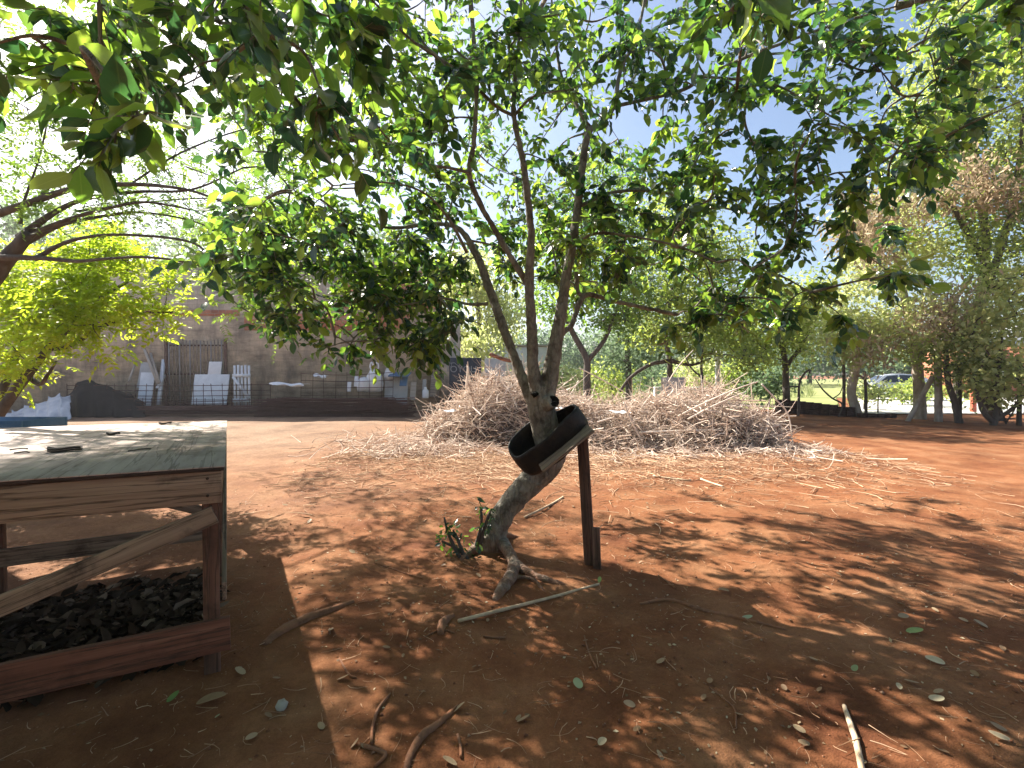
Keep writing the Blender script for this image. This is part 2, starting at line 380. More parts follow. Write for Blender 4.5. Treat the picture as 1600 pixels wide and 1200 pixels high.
M['tin'] = surf('grey_roof_sheet', [(0.3, (0.34, 0.35, 0.36)), (0.7, (0.50, 0.51, 0.52))], 3, 0.6, bs=0.1)
M['brickred'] = surf('red_house_wall', [(0.3, (0.28, 0.10, 0.06)), (0.7, (0.42, 0.18, 0.11))], 3, 0.9)
M['carpaint'] = surf('silver_paint', [(0.4, (0.50, 0.51, 0.53)), (0.6, (0.55, 0.56, 0.58))], 3, 0.28, bs=0.0, metal=0.5, spec=0.5)
M['glass'] = surf('dark_car_glass', [(0.4, (0.02, 0.025, 0.03)), (0.6, (0.03, 0.035, 0.04))], 2, 0.08, bs=0.0, spec=0.8)
M['hub'] = surf('alloy', [(0.4, (0.5, 0.5, 0.5)), (0.6, (0.6, 0.6, 0.6))], 3, 0.35, metal=0.8, bs=0.0)
M['lampred'] = surf('red_lens', [(0.4, (0.35, 0.02, 0.02)), (0.6, (0.4, 0.03, 0.03))], 3, 0.2, bs=0.0)
M['lampclear'] = surf('clear_lens', [(0.4, (0.7, 0.7, 0.7)), (0.6, (0.75, 0.75, 0.75))], 3, 0.15, bs=0.0)
M['hole'] = surf('hollow_shade_and_scar', [(0.3, (0.004, 0.003, 0.003)), (0.7, (0.015, 0.012, 0.010))], 9, 0.95)  # near-black: painted shade of the knot hollow, also the dark scar
M['wire'] = surf('fence_wire', [(0.3, (0.20, 0.18, 0.17)), (0.7, (0.34, 0.32, 0.30))], 5, 0.6, metal=0.4, bs=0)

def make_wall_mat():
    m, t, b = newmat('grimy_block_wall')
    v = coords(t)
    sx = N(t, 'ShaderNodeSeparateXYZ'); t.links.new(v, sx.inputs[0])
    cb = N(t, 'ShaderNodeCombineXYZ'); t.links.new(sx.outputs[0], cb.inputs[0]); t.links.new(sx.outputs[2], cb.inputs[1])
    br = N(t, 'ShaderNodeTexBrick'); br.inputs['Scale'].default_value = 1.0
    br.inputs['Brick Width'].default_value = 0.42; br.inputs['Row Height'].default_value = 0.21
    br.inputs['Mortar Size'].default_value = 0.014; br.inputs['Mortar Smooth'].default_value = 0.6
    br.inputs['Color1'].default_value = (0.54, 0.44, 0.33, 1); br.inputs['Color2'].default_value = (0.47, 0.385, 0.285, 1)
    br.inputs['Mortar'].default_value = (0.44, 0.36, 0.265, 1)
    wob = N(t, 'ShaderNodeVectorMath', operation='MULTIPLY_ADD'); ncol = N(t, 'ShaderNodeTexNoise'); ncol.inputs['Scale'].default_value = 1.4; t.links.new(v, ncol.inputs['Vector']); t.links.new(ncol.outputs['Color'], wob.inputs[0]); wob.inputs[1].default_value = (0.10, 0.10, 0); t.links.new(cb.outputs[0], wob.inputs[2]); t.links.new(wob.outputs[0], br.inputs['Vector'])
    n1 = noise(t, coords(t, (0.5, 0.5, 1.6)), 1.3, 8, 0.7); n2 = noise(t, coords(t, (1.2, 1, 0.35)), 1.1, 7, 0.7)
    c = mix(t, 1.0, br.outputs['Color'], ramp(t, n1, [(0.3, (0.36, 0.35, 0.34)), (0.48, (0.95, 0.93, 0.9)), (0.7, (1.5, 1.42, 1.32))]), 'MULTIPLY')
    stain = math_(t, 'MULTIPLY', math_(t, 'SUBTRACT', n2, 0.47, True), 5.0, True)
    c = mix(t, math_(t, 'MULTIPLY', stain, 0.75), c, (0.12, 0.108, 0.096))
    hi = math_(t, 'MULTIPLY', math_(t, 'SUBTRACT', noise(t, v, 0.7, 6, 0.75), 0.62, True), 9.0, True)
    c = mix(t, math_(t, 'MULTIPLY', hi, 0.6), c, (0.52, 0.47, 0.42))
    t.links.new(c, b.inputs['Base Color']); b.inputs['Roughness'].default_value = 0.95
    bump(t, b, math_(t, 'ADD', br.outputs['Fac'], math_(t, 'MULTIPLY', n1, -1.5)), 0.5, 0.03)
    return m
M['wall'] = make_wall_mat()
def make_brick_mat():
    m, t, b = newmat('red_hollow_bricks')
    v = coords(t); sx = N(t, 'ShaderNodeSeparateXYZ'); t.links.new(v, sx.inputs[0])
    cb = N(t, 'ShaderNodeCombineXYZ'); t.links.new(sx.outputs[0], cb.inputs[0]); t.links.new(sx.outputs[2], cb.inputs[1])
    br = N(t, 'ShaderNodeTexBrick'); br.inputs['Scale'].default_value = 1.0
    br.inputs['Brick Width'].default_value = 0.3; br.inputs['Row Height'].default_value = 0.2
    br.inputs['Mortar Size'].default_value = 0.012
    br.inputs['Color1'].default_value = (0.56, 0.22, 0.12, 1); br.inputs['Color2'].default_value = (0.43, 0.165, 0.095, 1)
    br.inputs['Mortar'].default_value = (0.38, 0.25, 0.19, 1)
    t.links.new(cb.outputs[0], br.inputs['Vector'])
    c = mix(t, 1.0, br.outputs['Color'], ramp(t, noise(t, v, 2, 7, 0.7), [(0.3, (0.6, 0.6, 0.6)), (0.6, (1.1, 1.1, 1.1))]), 'MULTIPLY')
    t.links.new(c, b.inputs['Base Color']); b.inputs['Roughness'].default_value = 0.95
    bump(t, b, br.outputs['Fac'], 0.5, -0.02)
    return m
M['brick'] = make_brick_mat()

# ------------------------------------------------------------------ foliage
LEAF7 = np.array([[0, 0, 0], [0.5, 0, -0.02], [1, 0, -0.10], [0.24, 0.40, 0.05], [0.66, 0.40, 0.02], [0.24, -0.40, 0.05], [0.66, -0.40, 0.02]])
LF7 = np.array([[0, 5, 1], [5, 6, 1], [1, 6, 2], [0, 1, 3], [3, 1, 4], [1, 2, 4]])
_mt = np.array([0, .14, .34, .58, .82, 1.0]); _wd = np.array([0, .26, .47, .49, .31, 0])
LEAF14 = np.array([[a, 0, -0.20 * a * a] for a in _mt] + [[a, w_, 0.08 - 0.20 * a * a + 0.02 * (-1) ** i] for i, (a, w_) in enumerate(zip(_mt[1:5], _wd[1:5]))] + [[a, -w_, 0.08 - 0.20 * a * a - 0.02 * (-1) ** i] for i, (a, w_) in enumerate(zip(_mt[1:5], _wd[1:5]))])
LF14 = np.array([[0, 1, 6, 6], [1, 2, 7, 6], [2, 3, 8, 7], [3, 4, 9, 8], [4, 5, 9, 9], [0, 10, 1, 1], [10, 11, 2, 1], [11, 12, 3, 2], [12, 13, 4, 3], [13, 5, 4, 4]])
LF14 = np.concatenate([LF14[[1, 2, 3, 6, 7, 8]][:, [0, 1, 2]], LF14[[1, 2, 3, 6, 7, 8]][:, [0, 2, 3]], LF14[[0, 4, 5, 9]][:, :3]])
LEAF4 = np.array([[0, 0, 0], [0.45, 0.5, 0.04], [1, 0, -0.06], [0.45, -0.5, 0.04]])
LF4 = np.array([[0, 3, 2, 1]])
def add_leaves(mb, P, D, Nn, L, w=0.5, tone=None, tpl=7):
    # leaf coordinates (along, across) go into 'grain' for the veins
    n = len(P)
    if n == 0: return
    D = unit(D); Nn = Nn - D * (Nn * D).sum(1, keepdims=True); Nn = unit(Nn); Sd = np.cross(Nn, D)
    T, Fc = {7: (LEAF7, LF7), 14: (LEAF14, LF14), 4: (LEAF4, LF4)}[tpl]
    L = np.broadcast_to(np.asarray(L, float), (n,)); w = np.broadcast_to(np.asarray(w, float), (n,))
    curl = rng.normal(1.0, 1.0, n)
    V = P[:, None] + L[:, None, None] * (T[None, :, 0:1] * D[:, None] + T[None, :, 1:2] * w[:, None, None] * Sd[:, None] + T[None, :, 2:3] * curl[:, None, None] * Nn[:, None])
    f = (Fc[None] + (np.arange(n) * len(T))[:, None, None]).reshape(-1, Fc.shape[1])
    if tone is None: tone = rng.random(n)
    mb.add(V.reshape(-1, 3), f, np.repeat(np.clip(tone, 0, 1), len(T)), np.tile(T * np.array([1, 1, 0]), (n, 1)))
def attach(wood, skel, C, r0=0.012, r1=0.003, sag=0.06, k=5, maxgrow=None):
    """grow a thin branch from the nearest wood to every cluster centre, nearest clusters first"""
    S_ = [np.asarray(skel, float)]; allp = S_[0]
    todo = list(range(len(C))); C = np.asarray(C, float)
    d = np.array([np.min(np.linalg.norm(allp - c, axis=1)) for c in C])
    order = np.argsort(d)
    outd = np.zeros_like(C)
    for i in order:
        c = C[i]; dist = np.linalg.norm(allp - c, axis=1) + 0.25 * np.maximum(allp[:, 2] - c[2], 0); a = allp[np.argmin(dist)]
        L = np.linalg.norm(c - a)
        side = rng.normal(0, 0.10 * L, 3)
        m = (a + c) / 2 + side + np.array([0, 0, sag * L])
        P = curve([a, m, c], 5)
        rr = np.linspace(r0 * min(1, 0.45 + L), r1, len(P))
        wood.tube(P, rr, k, cap=False)
        allp = np.concatenate([allp, P[2::2]])
        outd[i] = unit(c - a)
    return outd
def twig_leaves(mb, wood, C, O, rad, ntw, nlf, L, w=0.5, droop=0.35, tpl=7, tone_c=None, twr=0.0022):
    """twigs radiating from each centre C with leaves set alternately along them"""
    C = np.asarray(C, float); n = len(C)
    c = np.repeat(C, ntw, 0); o = np.repeat(O, ntw, 0); r = np.repeat(np.broadcast_to(rad, (n,)), ntw)
    d = unit(o * 0.55 + rng.normal(0, 0.75, c.shape) + np.array([0, 0, -0.12]))
    ln = r * rng.uniform(0.55, 1.1, len(c))
    bend = np.array([0, 0, -0.25])
    if wood is not None:
        for i in range(len(c)):
            t = np.array([0, 0.5, 1.0])[:, None]
            wood.tube(c[i] + d[i] * ln[i] * t + bend * ln[i] * t * t, [twr * 1.4, twr, twr * 0.5], 3, cap=False)
    tt = (np.arange(nlf) + 0.6) / nlf
    t = np.clip(tt[None] + rng.normal(0, 0.05, (len(c), nlf)), 0.08, 1.03)
    P = c[:, None] + d[:, None] * (ln[:, None] * t)[..., None] + bend * (ln[:, None] * t * t)[..., None]
    up = unit(np.array([0, 0, 1.0]) + rng.normal(0, 0.35, c.shape)); sd = unit(np.cross(d, up))
    sign = np.where(np.arange(nlf) % 2 == 0, 1.0, -1.0)
    D = d[:, None] * (0.35 + 0.9 * t[..., None] ** 4) + sd[:, None] * sign[None, :, None] * 0.85 + np.array([0, 0, -droop]) + rng.normal(0, 0.25, P.shape)
    Nn = up[:, None] + rng.normal(0, 0.45, P.shape)
    m = P.shape[0] * nlf
    tone = rng.random(m) * 0.7 + np.repeat(np.repeat(rng.random(n) if tone_c is None else tone_c, ntw), nlf) * 0.3
    Ls = np.broadcast_to(L, (n,)); Ls = np.repeat(np.repeat(Ls, ntw), nlf) * rng.uniform(0.65, 1.15, m)
    add_leaves(mb, P.reshape(-1, 3), D.reshape(-1, 3), Nn.reshape(-1, 3), Ls, w * rng.uniform(0.85, 1.15, m), tone, tpl)
def sprays(mb, C, D, length, npair, leaf, w=0.36, droop=0.5):
    """pinnate leaves: a rachis with leaflets in two rows"""
    n = len(C); D = unit(D + np.array([0, 0, -0.1]))
    up = unit(np.array([0, 0, 1.0]) + rng.normal(0, 0.4, C.shape)); sd = unit(np.cross(D, up))
    length = np.broadcast_to(length, (n,)) * rng.uniform(0.7, 1.15, n)
    t = (np.arange(npair) + 0.7) / npair
    P = C[:, None] + D[:, None] * (length[:, None] * t)[..., None] + np.array([0, 0, -droop]) * (length[:, None] * t * t * 0.6)[..., None]
    tone = np.repeat(rng.random(n), npair)
    for s in (1, -1):
        LD = D[:, None] * 0.55 + s * sd[:, None] + np.array([0, 0, -0.25]) + rng.normal(0, 0.15, P.shape)
        NN = up[:, None] + rng.normal(0, 0.3, P.shape)
        m = n * npair
        add_leaves(mb, P.reshape(-1, 3), LD.reshape(-1, 3), NN.reshape(-1, 3), leaf * rng.uniform(0.75, 1.2, m), w, np.clip(tone * 0.6 + rng.random(m) * 0.4, 0, 1), 4)
def in_box(n, x0, y0, x1, y1, Y0, Y1):
    """n points spread in the wedge seen through a window of the view, between two distances"""
    return np.array([at(rng.uniform(x0, x1), rng.uniform(y0, y1), rng.uniform(Y0, Y1)) for _ in range(n)])
def in_ball(n, c, r, shell=0.55):
    d = unit(rng.normal(0, 1, (n, 3))); k = rng.uniform(shell, 1, n) ** 0.8
    return np.asarray(c, float) + d * k[:, None] * np.asarray(r, float)

# ================================================================== SETTING
def steps(a, b, fine, far):
    inner = np.arange(a, b + 1e-6, fine); g = []
    x = b; s = fine
    while x < far:
        s *= 1.25; x += s; g.append(x)
    h = []; x = a; s = fine
    while x > -far:
        s *= 1.25; x -= s; h.append(x)
    return np.array(h[::-1] + list(inner) + g)
def build_ground():
    xs = steps(-6, 8, 0.06, 420); ys = steps(0.2, 12, 0.06, 420)
    X, Y = np.meshgrid(xs, ys); Z = gz(X, Y)
    V = np.stack([X, Y, Z], -1).reshape(-1, 3); w = len(xs)
    i = np.arange(len(ys) - 1)[:, None] * w; j = np.arange(w - 1)[None]
    mb = MB(); mb.add(V, np.stack([i + j, i + j + 1, i + w + j + 1, i + w + j], -1).reshape(-1, 4))
    tag(link('ground', mb, M['soil']), 'bare red earth yard under the trees', 'ground', kind='structure')
build_ground()
def sheet(name, pts, z, mat, label, cat):
    mb = MB(); mb.poly([(x, y, z) for x, y in pts])
    return tag(link(name, mb, mat, smooth=False), label, cat, kind='structure')
sheet('road', [(12.7, 18.2), (60, 18.2), (60, 30.5), (21.2, 30.5)], 0.035, M['road'], 'pale sunlit street beyond the wire fence', 'road')
sheet('grass_field', [(-1, 31), (120, 31), (160, 150), (-20, 150)], 0.03, M['grass'], 'sunny green field behind the low brick wall', 'field')
sheet('grass_verge', [(3, 20.6), (13.9, 20.6), (20.6, 30.9), (1, 30.9)], 0.03, M['grass'], 'sunny grass between the low brick wall and the field', 'grass')

# ---- big wall behind the yard
WY = 20.0
def wx(px, Y=WY): return (px - 800) / F * Y
def wz(py, Y=WY): return float(at(800, py, Y)[2])
def build_wall():
    r = thing('boundary_wall', 'tall grimy block wall with red brick patches across the back of the yard', 'wall', (wx(360), WY, 0))
    mb = MB(); top = wz(412)
    x0, x1 = wx(-330), wx(719)
    xs_ = wx(690); low = wz(530)
    mb.box(((x0 + xs_) / 2, WY + 0.12, top / 2 - 0.1), (xs_ - x0, 0.24, top + 0.2))
    mb.box(((x1 + xs_) / 2, WY + 0.12, low / 2 - 0.1), (x1 - xs_, 0.24, low + 0.2))
    link('wall', mb, M['wall'], r, False)
    mb = MB()
    mb.box((wx(512), WY - 0.012, wz(503)), (wx(640) - wx(382), 0.03, wz(490) - wz(516)))
    link('brick_band', mb, M['brick'], r, False)
    mb = MB(); mb.box((wx(250), WY - 0.012, wz(489)), (wx(381) - wx(130), 0.03, wz(485) - wz(494)))
    link('brick_band', mb, M['brick'], r, False)
    mb = MB(); mb.box((wx(614), WY - 0.015, wz(453)), (wx(689) - wx(540), 0.036, wz(424) - wz(482)))
    link('brick_patch', mb, M['brick'], r, False)
    mb = MB(); mb.box((wx(712), WY - 0.08, wz(560)), (wx(719) - wx(704), 0.16, wz(526) - wz(642)))
    link('pillar', mb, M['concrete'], r, False, bevel=0.01)
    mb = MB()
    x1 = xs_
    for i in range(60):
        x = x0 + (x1 - x0) * i / 60; mb.box((x + (x1 - x0) / 120, WY + 0.12, top + 0.04 + 0.03 * rng.random()), ((x1 - x0) / 60 - 0.01, 0.3, 0.09))
    link('coping', mb, M['concrete'], r, False)
build_wall()
r = thing('white_wall', 'pale sunlit wall behind the navy signboard', 'wall', (wx(790, 23), 23, 0))
mb = MB(); mb.box((wx(790, 23), 23.1, 1.4), (4.6, 0.2, 2.8)); link('wall', mb, M['white'], r, False)
mb = MB(); mb.box((wx(790, 23), 23.1, 2.86), (4.7, 0.28, 0.1)); link('coping', mb, M['concrete'], r, False)

# low brick wall by the field
def low_wall(name, label, p0, p1, z0, z1, th=0.22):
    mb = MB(); p0 = np.array(p0); p1 = np.array(p1); d = unit(p1 - p0); n = np.array([-d[1], d[0]])
    L = np.linalg.norm(p1 - p0); k = int(L / 0.24)
    for i in range(k):
        a = p0 + d * L * i / k; b = p0 + d * (L * (i + 1) / k - 0.006); h = z0 + (z1 - z0) * i / k + rng.uniform(-0.025, 0.025)
        zc = -0.05
        row = 0.075
        while zc < h:
            t = min(row, h - zc) ; j = rng.uniform(-0.008, 0.008)
            mid = (a + b) / 2 + n * j
            mb.box((*mid, zc + t / 2), (L / k - 0.012, th, max(t - 0.01, 0.01)), [[d[0], n[0], 0], [d[1], n[1], 0], [0, 0, 1]])
            zc += row
    solo(name, mb, M['lowbrick'], label, 'wall', smooth=False)
low_wall('brick_wall', 'low dark brick wall running beside the grass field', at(1212, 600, 19.0)[:2], at(1337, 600, 17.2)[:2], 0.55, 0.30)
low_wall('brick_wall', 'short low end of brickwork at the start of the street', at(1341, 600, 17.0)[:2], at(1401, 600, 16.6)[:2], 0.17, 0.16)

# ================================================================== MAIN TREE
TY = 4.05
def pth(pts, Y0, Y1, n=6):
    """pts: (px, py, diameter in px); distance runs from Y0 to Y1 along the limb"""
    k = len(pts); P = []; R = []
    for i, (x, y, w) in enumerate(pts):
        Y = Y0 + (Y1 - Y0) * i / (k - 1); P.append(at(x, y, Y)); R.append(w * Y / F / 2)
    return curve(P, n, R)
LIMBS = [
    pth([(762, 872, 56), (772, 832, 50), (790, 798, 46), (818, 764, 50), (845, 738, 54), (860, 715, 58), (858, 690, 56), (850, 660, 54), (846, 628, 52), (846, 602, 46)], 4.12, 4.02),
    pth([(846, 650, 44), (824, 608, 30), (806, 565, 22), (784, 505, 22), (766, 455, 21), (745, 400, 18), (716, 357, 13), (672, 350, 8), (620, 356, 6), (570, 352, 5)], 4.02, 4.6),
    pth([(843, 620, 40), (833, 577, 30), (831, 513, 25), (827, 437, 22), (830, 370, 18), (824, 305, 17), (816, 245, 15), (803, 181, 13), (805, 118, 10), (812, 45, 7), (816, -40, 5)], 4.0, 3.7),
    pth([(828, 450, 18), (806, 415, 15), (776, 364, 14), (750, 318, 14), (733, 272, 13), (740, 225, 12), (744, 140, 11), (740, 62, 9), (733, -20, 8), (720, -120, 5)], 4.0, 3.5),
    pth([(852, 630, 44), (864, 560, 37), (875, 497, 29), (884, 437, 24), (893, 387, 22), (903, 323, 19), (910, 260, 18), (920, 206, 16), (937, 196, 12), (960, 164, 11), (969, 113, 9), (997, 48, 7), (1012, -30, 5)], 4.0, 4.3),
    pth([(866, 545, 16), (880, 520, 15), (893, 507, 14), (914, 462, 13), (956, 470, 9), (1004, 480, 7), (1060, 492, 5)], 4.02, 4.4),
    pth([(960, 166, 9), (1020, 153, 8), (1071, 139, 8), (1102, 119, 8), (1176, 85, 8), (1230, 65, 7), (1298, 40, 5), (1400, 10, 4)], 4.2, 3.7),
    pth([(1100, 120, 6), (1150, 124, 6), (1215, 134, 5), (1275, 168, 4), (1330, 200, 3)], 3.98, 3.9),
    pth([(1180, 86, 6), (1260, 80, 5), (1330, 70, 4), (1390, 95, 3)], 3.85, 3.5),
    pth([(920, 206, 11), (903, 168, 9), (878, 122, 8), (868, 60, 6), (860, -20, 4)], 4.25, 4.7),
    pth([(803, 181, 8), (778, 168, 8), (750, 142, 8)], 3.85, 3.7),
    pth([(734, 270, 9), (700, 262, 7), (645, 252, 6), (600, 210, 5), (560, 150, 4)], 3.75, 3.0),
    pth([(744, 135, 8), (700, 100, 7), (640, 60, 6), (560, -20, 5), (430, -120, 5)], 3.7, 2.2),
    pth([(730, 395, 9), (700, 340, 7), (660, 300, 5), (600, 285, 4), (520, 290, 3)], 4.2, 3.6),
    pth([(762, 475, 9), (730, 475, 7), (690, 466, 5), (640, 475, 4), (580, 480, 3)], 4.2, 4.0),
    pth([(903, 323, 10), (960, 300, 8), (1030, 300, 6), (1110, 320, 5), (1200, 340, 4)], 4.2, 5.0),
    pth([(900, 425, 10), (903, 455, 10), (912, 463, 10)], 4.25, 4.22),
    pth([(895, 385, 8), (930, 365, 7), (990, 370, 6), (1060, 385, 5), (1120, 410, 4)], 4.1, 3.7),
]
LIMBS = [(P, R * (0.80 if i == 0 else 0.66)) for i, (P, R) in enumerate(LIMBS)]
def build_main_tree():
    base = gnd(768, 866)
    r = thing('fruit_tree', 'grey crooked tree with forked limbs and dark oval leaves rising through the tyre', 'tree', base)
    mb = MB()
    thick = (0, 1, 2, 3, 4, 5)
    for i in thick:
        P, R = LIMBS[i]
        if i: P, R = P[:50], R[:50]
        mb.tube(P, np.maximum(R, 0.018), 14, wob=0.03)
    # roots that show above the soil
    G = lambda x, y, up: gnd(x, y) + np.array([0, 0, up])
    mb.tube(*curve([G(770, 850, 0.08), G(790, 868, 0.07), G(802, 888, 0.045), G(797, 908, 0.025), G(782, 925, 0.005), G(768, 945, -0.05)], 5, [0.075, 0.05, 0.042, 0.046, 0.040, 0.02]), 12, wob=0.05)
    mb.tube(*curve([G(800, 885, 0.04), G(826, 898, 0.015), G(858, 909, 0.005), G(905, 916, -0.03)], 5, [0.045, 0.03, 0.028, 0.015]), 10, wob=0.05)
    mb.tube(*curve([G(792, 905, 0.02), G(830, 907, 0.015), G(845, 918, 0.005), G(858, 930, -0.02)], 5, [0.02, 0.014, 0.013, 0.008]), 8, wob=0.05)
    mb.tube(*curve([G(772, 855, 0.07), G(745, 862, 0.03), G(715, 876, -0.03)], 5, [0.08, 0.05, 0.02]), 10, wob=0.05)
    mb.tube(*curve([G(775, 850, 0.08), G(790, 842, 0.03), G(815, 838, -0.03)], 5, [0.08, 0.04, 0.02]), 10, wob=0.05)
    # swollen collars round the pruned limb
    k0 = at(862, 628, 3.93)
    mb.tube([at(850, 632, 4.02), at(857, 630, 3.93), k0 + np.array([0.01, -0.055, 0.01])], [0.075, 0.064, 0.056], 14, wob=0.04)
    mb.tube([at(842, 620, 4.0), at(836, 617, 3.93)], [0.045, 0.03], 10)
    o = link('trunk', mb, M['bark'], r)
    m = o.modifiers.new('fuse', 'REMESH'); m.mode = 'VOXEL'; m.voxel_size = 0.0075; m.use_smooth_shade = True
    s = o.modifiers.new('relax', 'SMOOTH'); s.iterations = 4; s.factor = 0.5
    tx = bpy.data.textures.new('bark_lumps', 'CLOUDS'); tx.noise_scale = 0.06
    dm = o.modifiers.new('lumps', 'DISPLACE'); dm.texture = tx; dm.strength = 0.016; dm.mid_level = 0.5
    # mouth of the cut limb: shallow disc, the hollow's shade painted near-black
    mb = MB(); c = k0 + np.array([0.012, -0.062, 0.012]); 
    rot = np.array([[1, 0, 0.10], [0, 0.25, -0.97], [-0.1, 0.97, 0.22]])
    mb.lathe([(0.046, -0.02), (0.044, 0.001), (0.034, 0.002), (0.022, -0.001), (0.010, -0.003), (0.001, -0.003)], 18, c, rot); mb.v[-1] += rng.normal(0, 0.003, mb.v[-1].shape)
    link('knot_hole', mb, M['hole'], r)
    mb = MB(); c = at(836, 616, 3.915); mb.lathe([(0.026, -0.02), (0.022, 0.006), (0.010, 0.008), (0.001, 0.006)], 14, c, rot); mb.v[-1] = c + (mb.v[-1] - c) * np.array([1.3, 1, 0.7]) + rng.normal(0, 0.006, mb.v[-1].shape); link('knot_scar', mb, M['hole'], r)
    wood = MB(); skel = []
    for i, (P, R) in enumerate(LIMBS):
        if i not in thick: wood.tube(P, np.maximum(R, 0.004), 7, wob=0.03)
        elif len(P) > 50: wood.tube(P[48:], np.maximum(R[48:], 0.004), 8, wob=0.02)
        skel.append(P[len(P) // 3:] if i else P[-4:])
    # above and towards the viewer: leaders that leave the top of the frame
    for p in ([(at(816, -20, 3.7)), (-0.1, 3.4, 5.0), (-0.4, 3.0, 5.5)], [at(733, -20, 3.5), (-0.7, 3.0, 4.6), (-1.2, 2.4, 4.7)], [at(1012, -30, 4.3), (1.3, 4.8, 5.3), (1.6, 5.3, 5.8)],
              [at(560, -20, 2.6), (-1.1, 1.8, 3.2), (-1.35, 1.2, 2.75)], [at(860, -20, 4.7), (0.3, 5.6, 5.6), (0.2, 6.4, 5.9)],
              [(-0.7, 3.0, 4.6), (-1.6, 3.4, 4.9), (-2.6, 3.7, 4.7)], [(-0.7, 3.0, 4.6), (-0.5, 1.4, 4.5), (-0.3, -0.6, 3.9), (0.2, -1.8, 3.6)], [(-0.4, 5.0, 4.6), (-1.0, 6.4, 4.9), (-1.4, 7.4, 4.8)], [at(1400, 10, 3.7), (3.4, 3.6, 4.3), (4.0, 3.6, 4.2)]):
        P = curve(p, 6); wood.tube(P, np.linspace(0.03, 0.010, len(P)), 7); skel.append(P)
    skel = np.concatenate(skel)
    groups = []
    def fill(n, box, rad=0.26, L=0.096, ntw=6, nlf=7):
        groups.append((in_box(n, *box), rad * 1.3, L, ntw, nlf))
    fill(27, (330, 320, 640, 470, 3.7, 4.8))          # left skirts
    fill(26, (420, 430, 690, 545, 3.9, 4.7), 0.22)
    fill(10, (560, 420, 720, 520, 3.8, 4.6), 0.22)
    fill(20, (330, 120, 640, 340, 2.9, 4.4))
    fill(20, (560, 0, 730, 200, 2.8, 4.2))
    fill(10, (640, 330, 800, 440, 4.2, 5.2), 0.2)
    fill(8, (640, 270, 730, 330, 4.2, 5.0), 0.18)
    fill(18, (760, 0, 900, 150, 3.4, 4.8))
    fill(16, (840, 190, 960, 420, 3.9, 5.0), 0.2)
    fill(14, (775, 330, 880, 440, 4.3, 5.2), 0.18)
    fill(19, (900, 280, 1130, 470, 3.6, 5.2), 0.24)
    fill(20, (960, 0, 1180, 150, 3.2, 4.6), 0.24)
    fill(10, (980, 170, 1120, 290, 4.0, 5.2), 0.18)
    fill(21, (1100, 110, 1330, 330, 3.4, 4.8), 0.19, 0.088)
    fill(17, (1180, 330, 1400, 500, 3.2, 5.0), 0.2)
    fill(12, (1040, 400, 1220, 520, 3.8, 5.2), 0.2)
    fill(19, (1250, 0, 1500, 250, 2.9, 4.2), 0.24, 0.095)
    fill(10, (1330, 230, 1480, 310, 3.2, 4.2), 0.18)
    # rear half of the crown
    fill(44, (400, -40, 760, 330, 5.2, 8.0), 0.34, 0.10, 6, 7)
    fill(26, (760, -40, 1000, 330, 5.2, 8.2), 0.30, 0.10)
    fill(13, (880, 300, 1120, 450, 5.4, 7.5), 0.26, 0.10)
    fill(16, (600, 330, 800, 430, 5.2, 7.2), 0.28, 0.10)
    fill(26, (600, 170, 900, 340, 7.2, 9.2), 0.30, 0.10)
    fill(9, (430, 400, 690, 480, 4.0, 4.8), 0.2)
    # near boughs that hang in front of the viewer at the upper left
    fill(13, (0, -40, 420, 100, 1.5, 2.4), 0.2, 0.105, 4, 6)
    fill(5, (60, 70, 330, 150, 1.5, 2.0), 0.15, 0.10, 4, 5)
    fill(6, (-20, 50, 190, 170, 1.6, 2.2), 0.17, 0.10, 4, 6)
    fill(14, (330, 330, 560, 440, 3.8, 4.6), 0.2)
    fill(2, (180, 175, 230, 215, 1.15, 1.25), 0.10, 0.11, 4, 4)
    fill(11, (330, -20, 580, 150, 1.7, 2.6), 0.22, 0.105, 4, 6)
    fill(6, (460, 40, 640, 260, 2.0, 2.8), 0.19, 0.105, 4, 6)
    fill(6, (1090, -40, 1250, 50, 2.2, 2.8), 0.17, 0.10, 5, 6)
    fill(12, (1460, -20, 1640, 170, 2.9, 4.2), 0.22)
    n = 30  # unseen clusters above the frame, added to shade the near boughs
    x = rng.uniform(-3.6, -0.5, n); y = rng.uniform(1.7, 4.0, n); z = np.maximum(EYE + y * 0.8, 3.4) + 0.1 + 0.9 * rng.random(n)
    groups.append((np.stack([x, y, z], 1), 0.32, 0.11, 6, 7))
    # crown above the frame (it throws the dapple on the ground)
    n = 115
    x = rng.uniform(-3.4, 3.2, n); y = rng.uniform(2.2, 7.6, n)
    top = 5.9 - 0.14 * (x ** 2) - 0.10 * (y - 4.6) ** 2
    lo = np.maximum(EYE + y * 0.80, 4.1)
    z = lo + (np.maximum(top - lo, 0.2)) * rng.random(n)
    groups.append((np.stack([x, y, z], 1), 0.28, 0.1, 7, 8))
    n = 170  # unseen leaf curtain behind the viewer, added to darken the foreground shade
    x = rng.uniform(-5.5, 5.5, n); y = rng.uniform(-6.0, -2.2, n); z = rng.uniform(1.0, 4.2, n)
    groups.append((np.stack([x, y, z], 1), 0.6, 0.22, 6, 7))
    n = 40  # unseen clusters left of the viewer, added to block sky light
    x = rng.uniform(-5.0, -3.0, n); y = rng.uniform(-2.5, 0.8, n); z = rng.uniform(1.2, 4.0, n)
    groups.append((np.stack([x, y, z], 1), 0.5, 0.2, 6, 7))
    n = 210  # unseen overhead clusters, added to deepen the ambient shade below
    x = rng.uniform(-3.4, 3.4, n); y = rng.uniform(-4.5, 2.2, n); z = rng.uniform(3.1, 4.8, n)
    groups.append((np.stack([x, y, z], 1), 0.45, 0.16, 6, 7))
    C = np.concatenate([g[0] for g in groups])
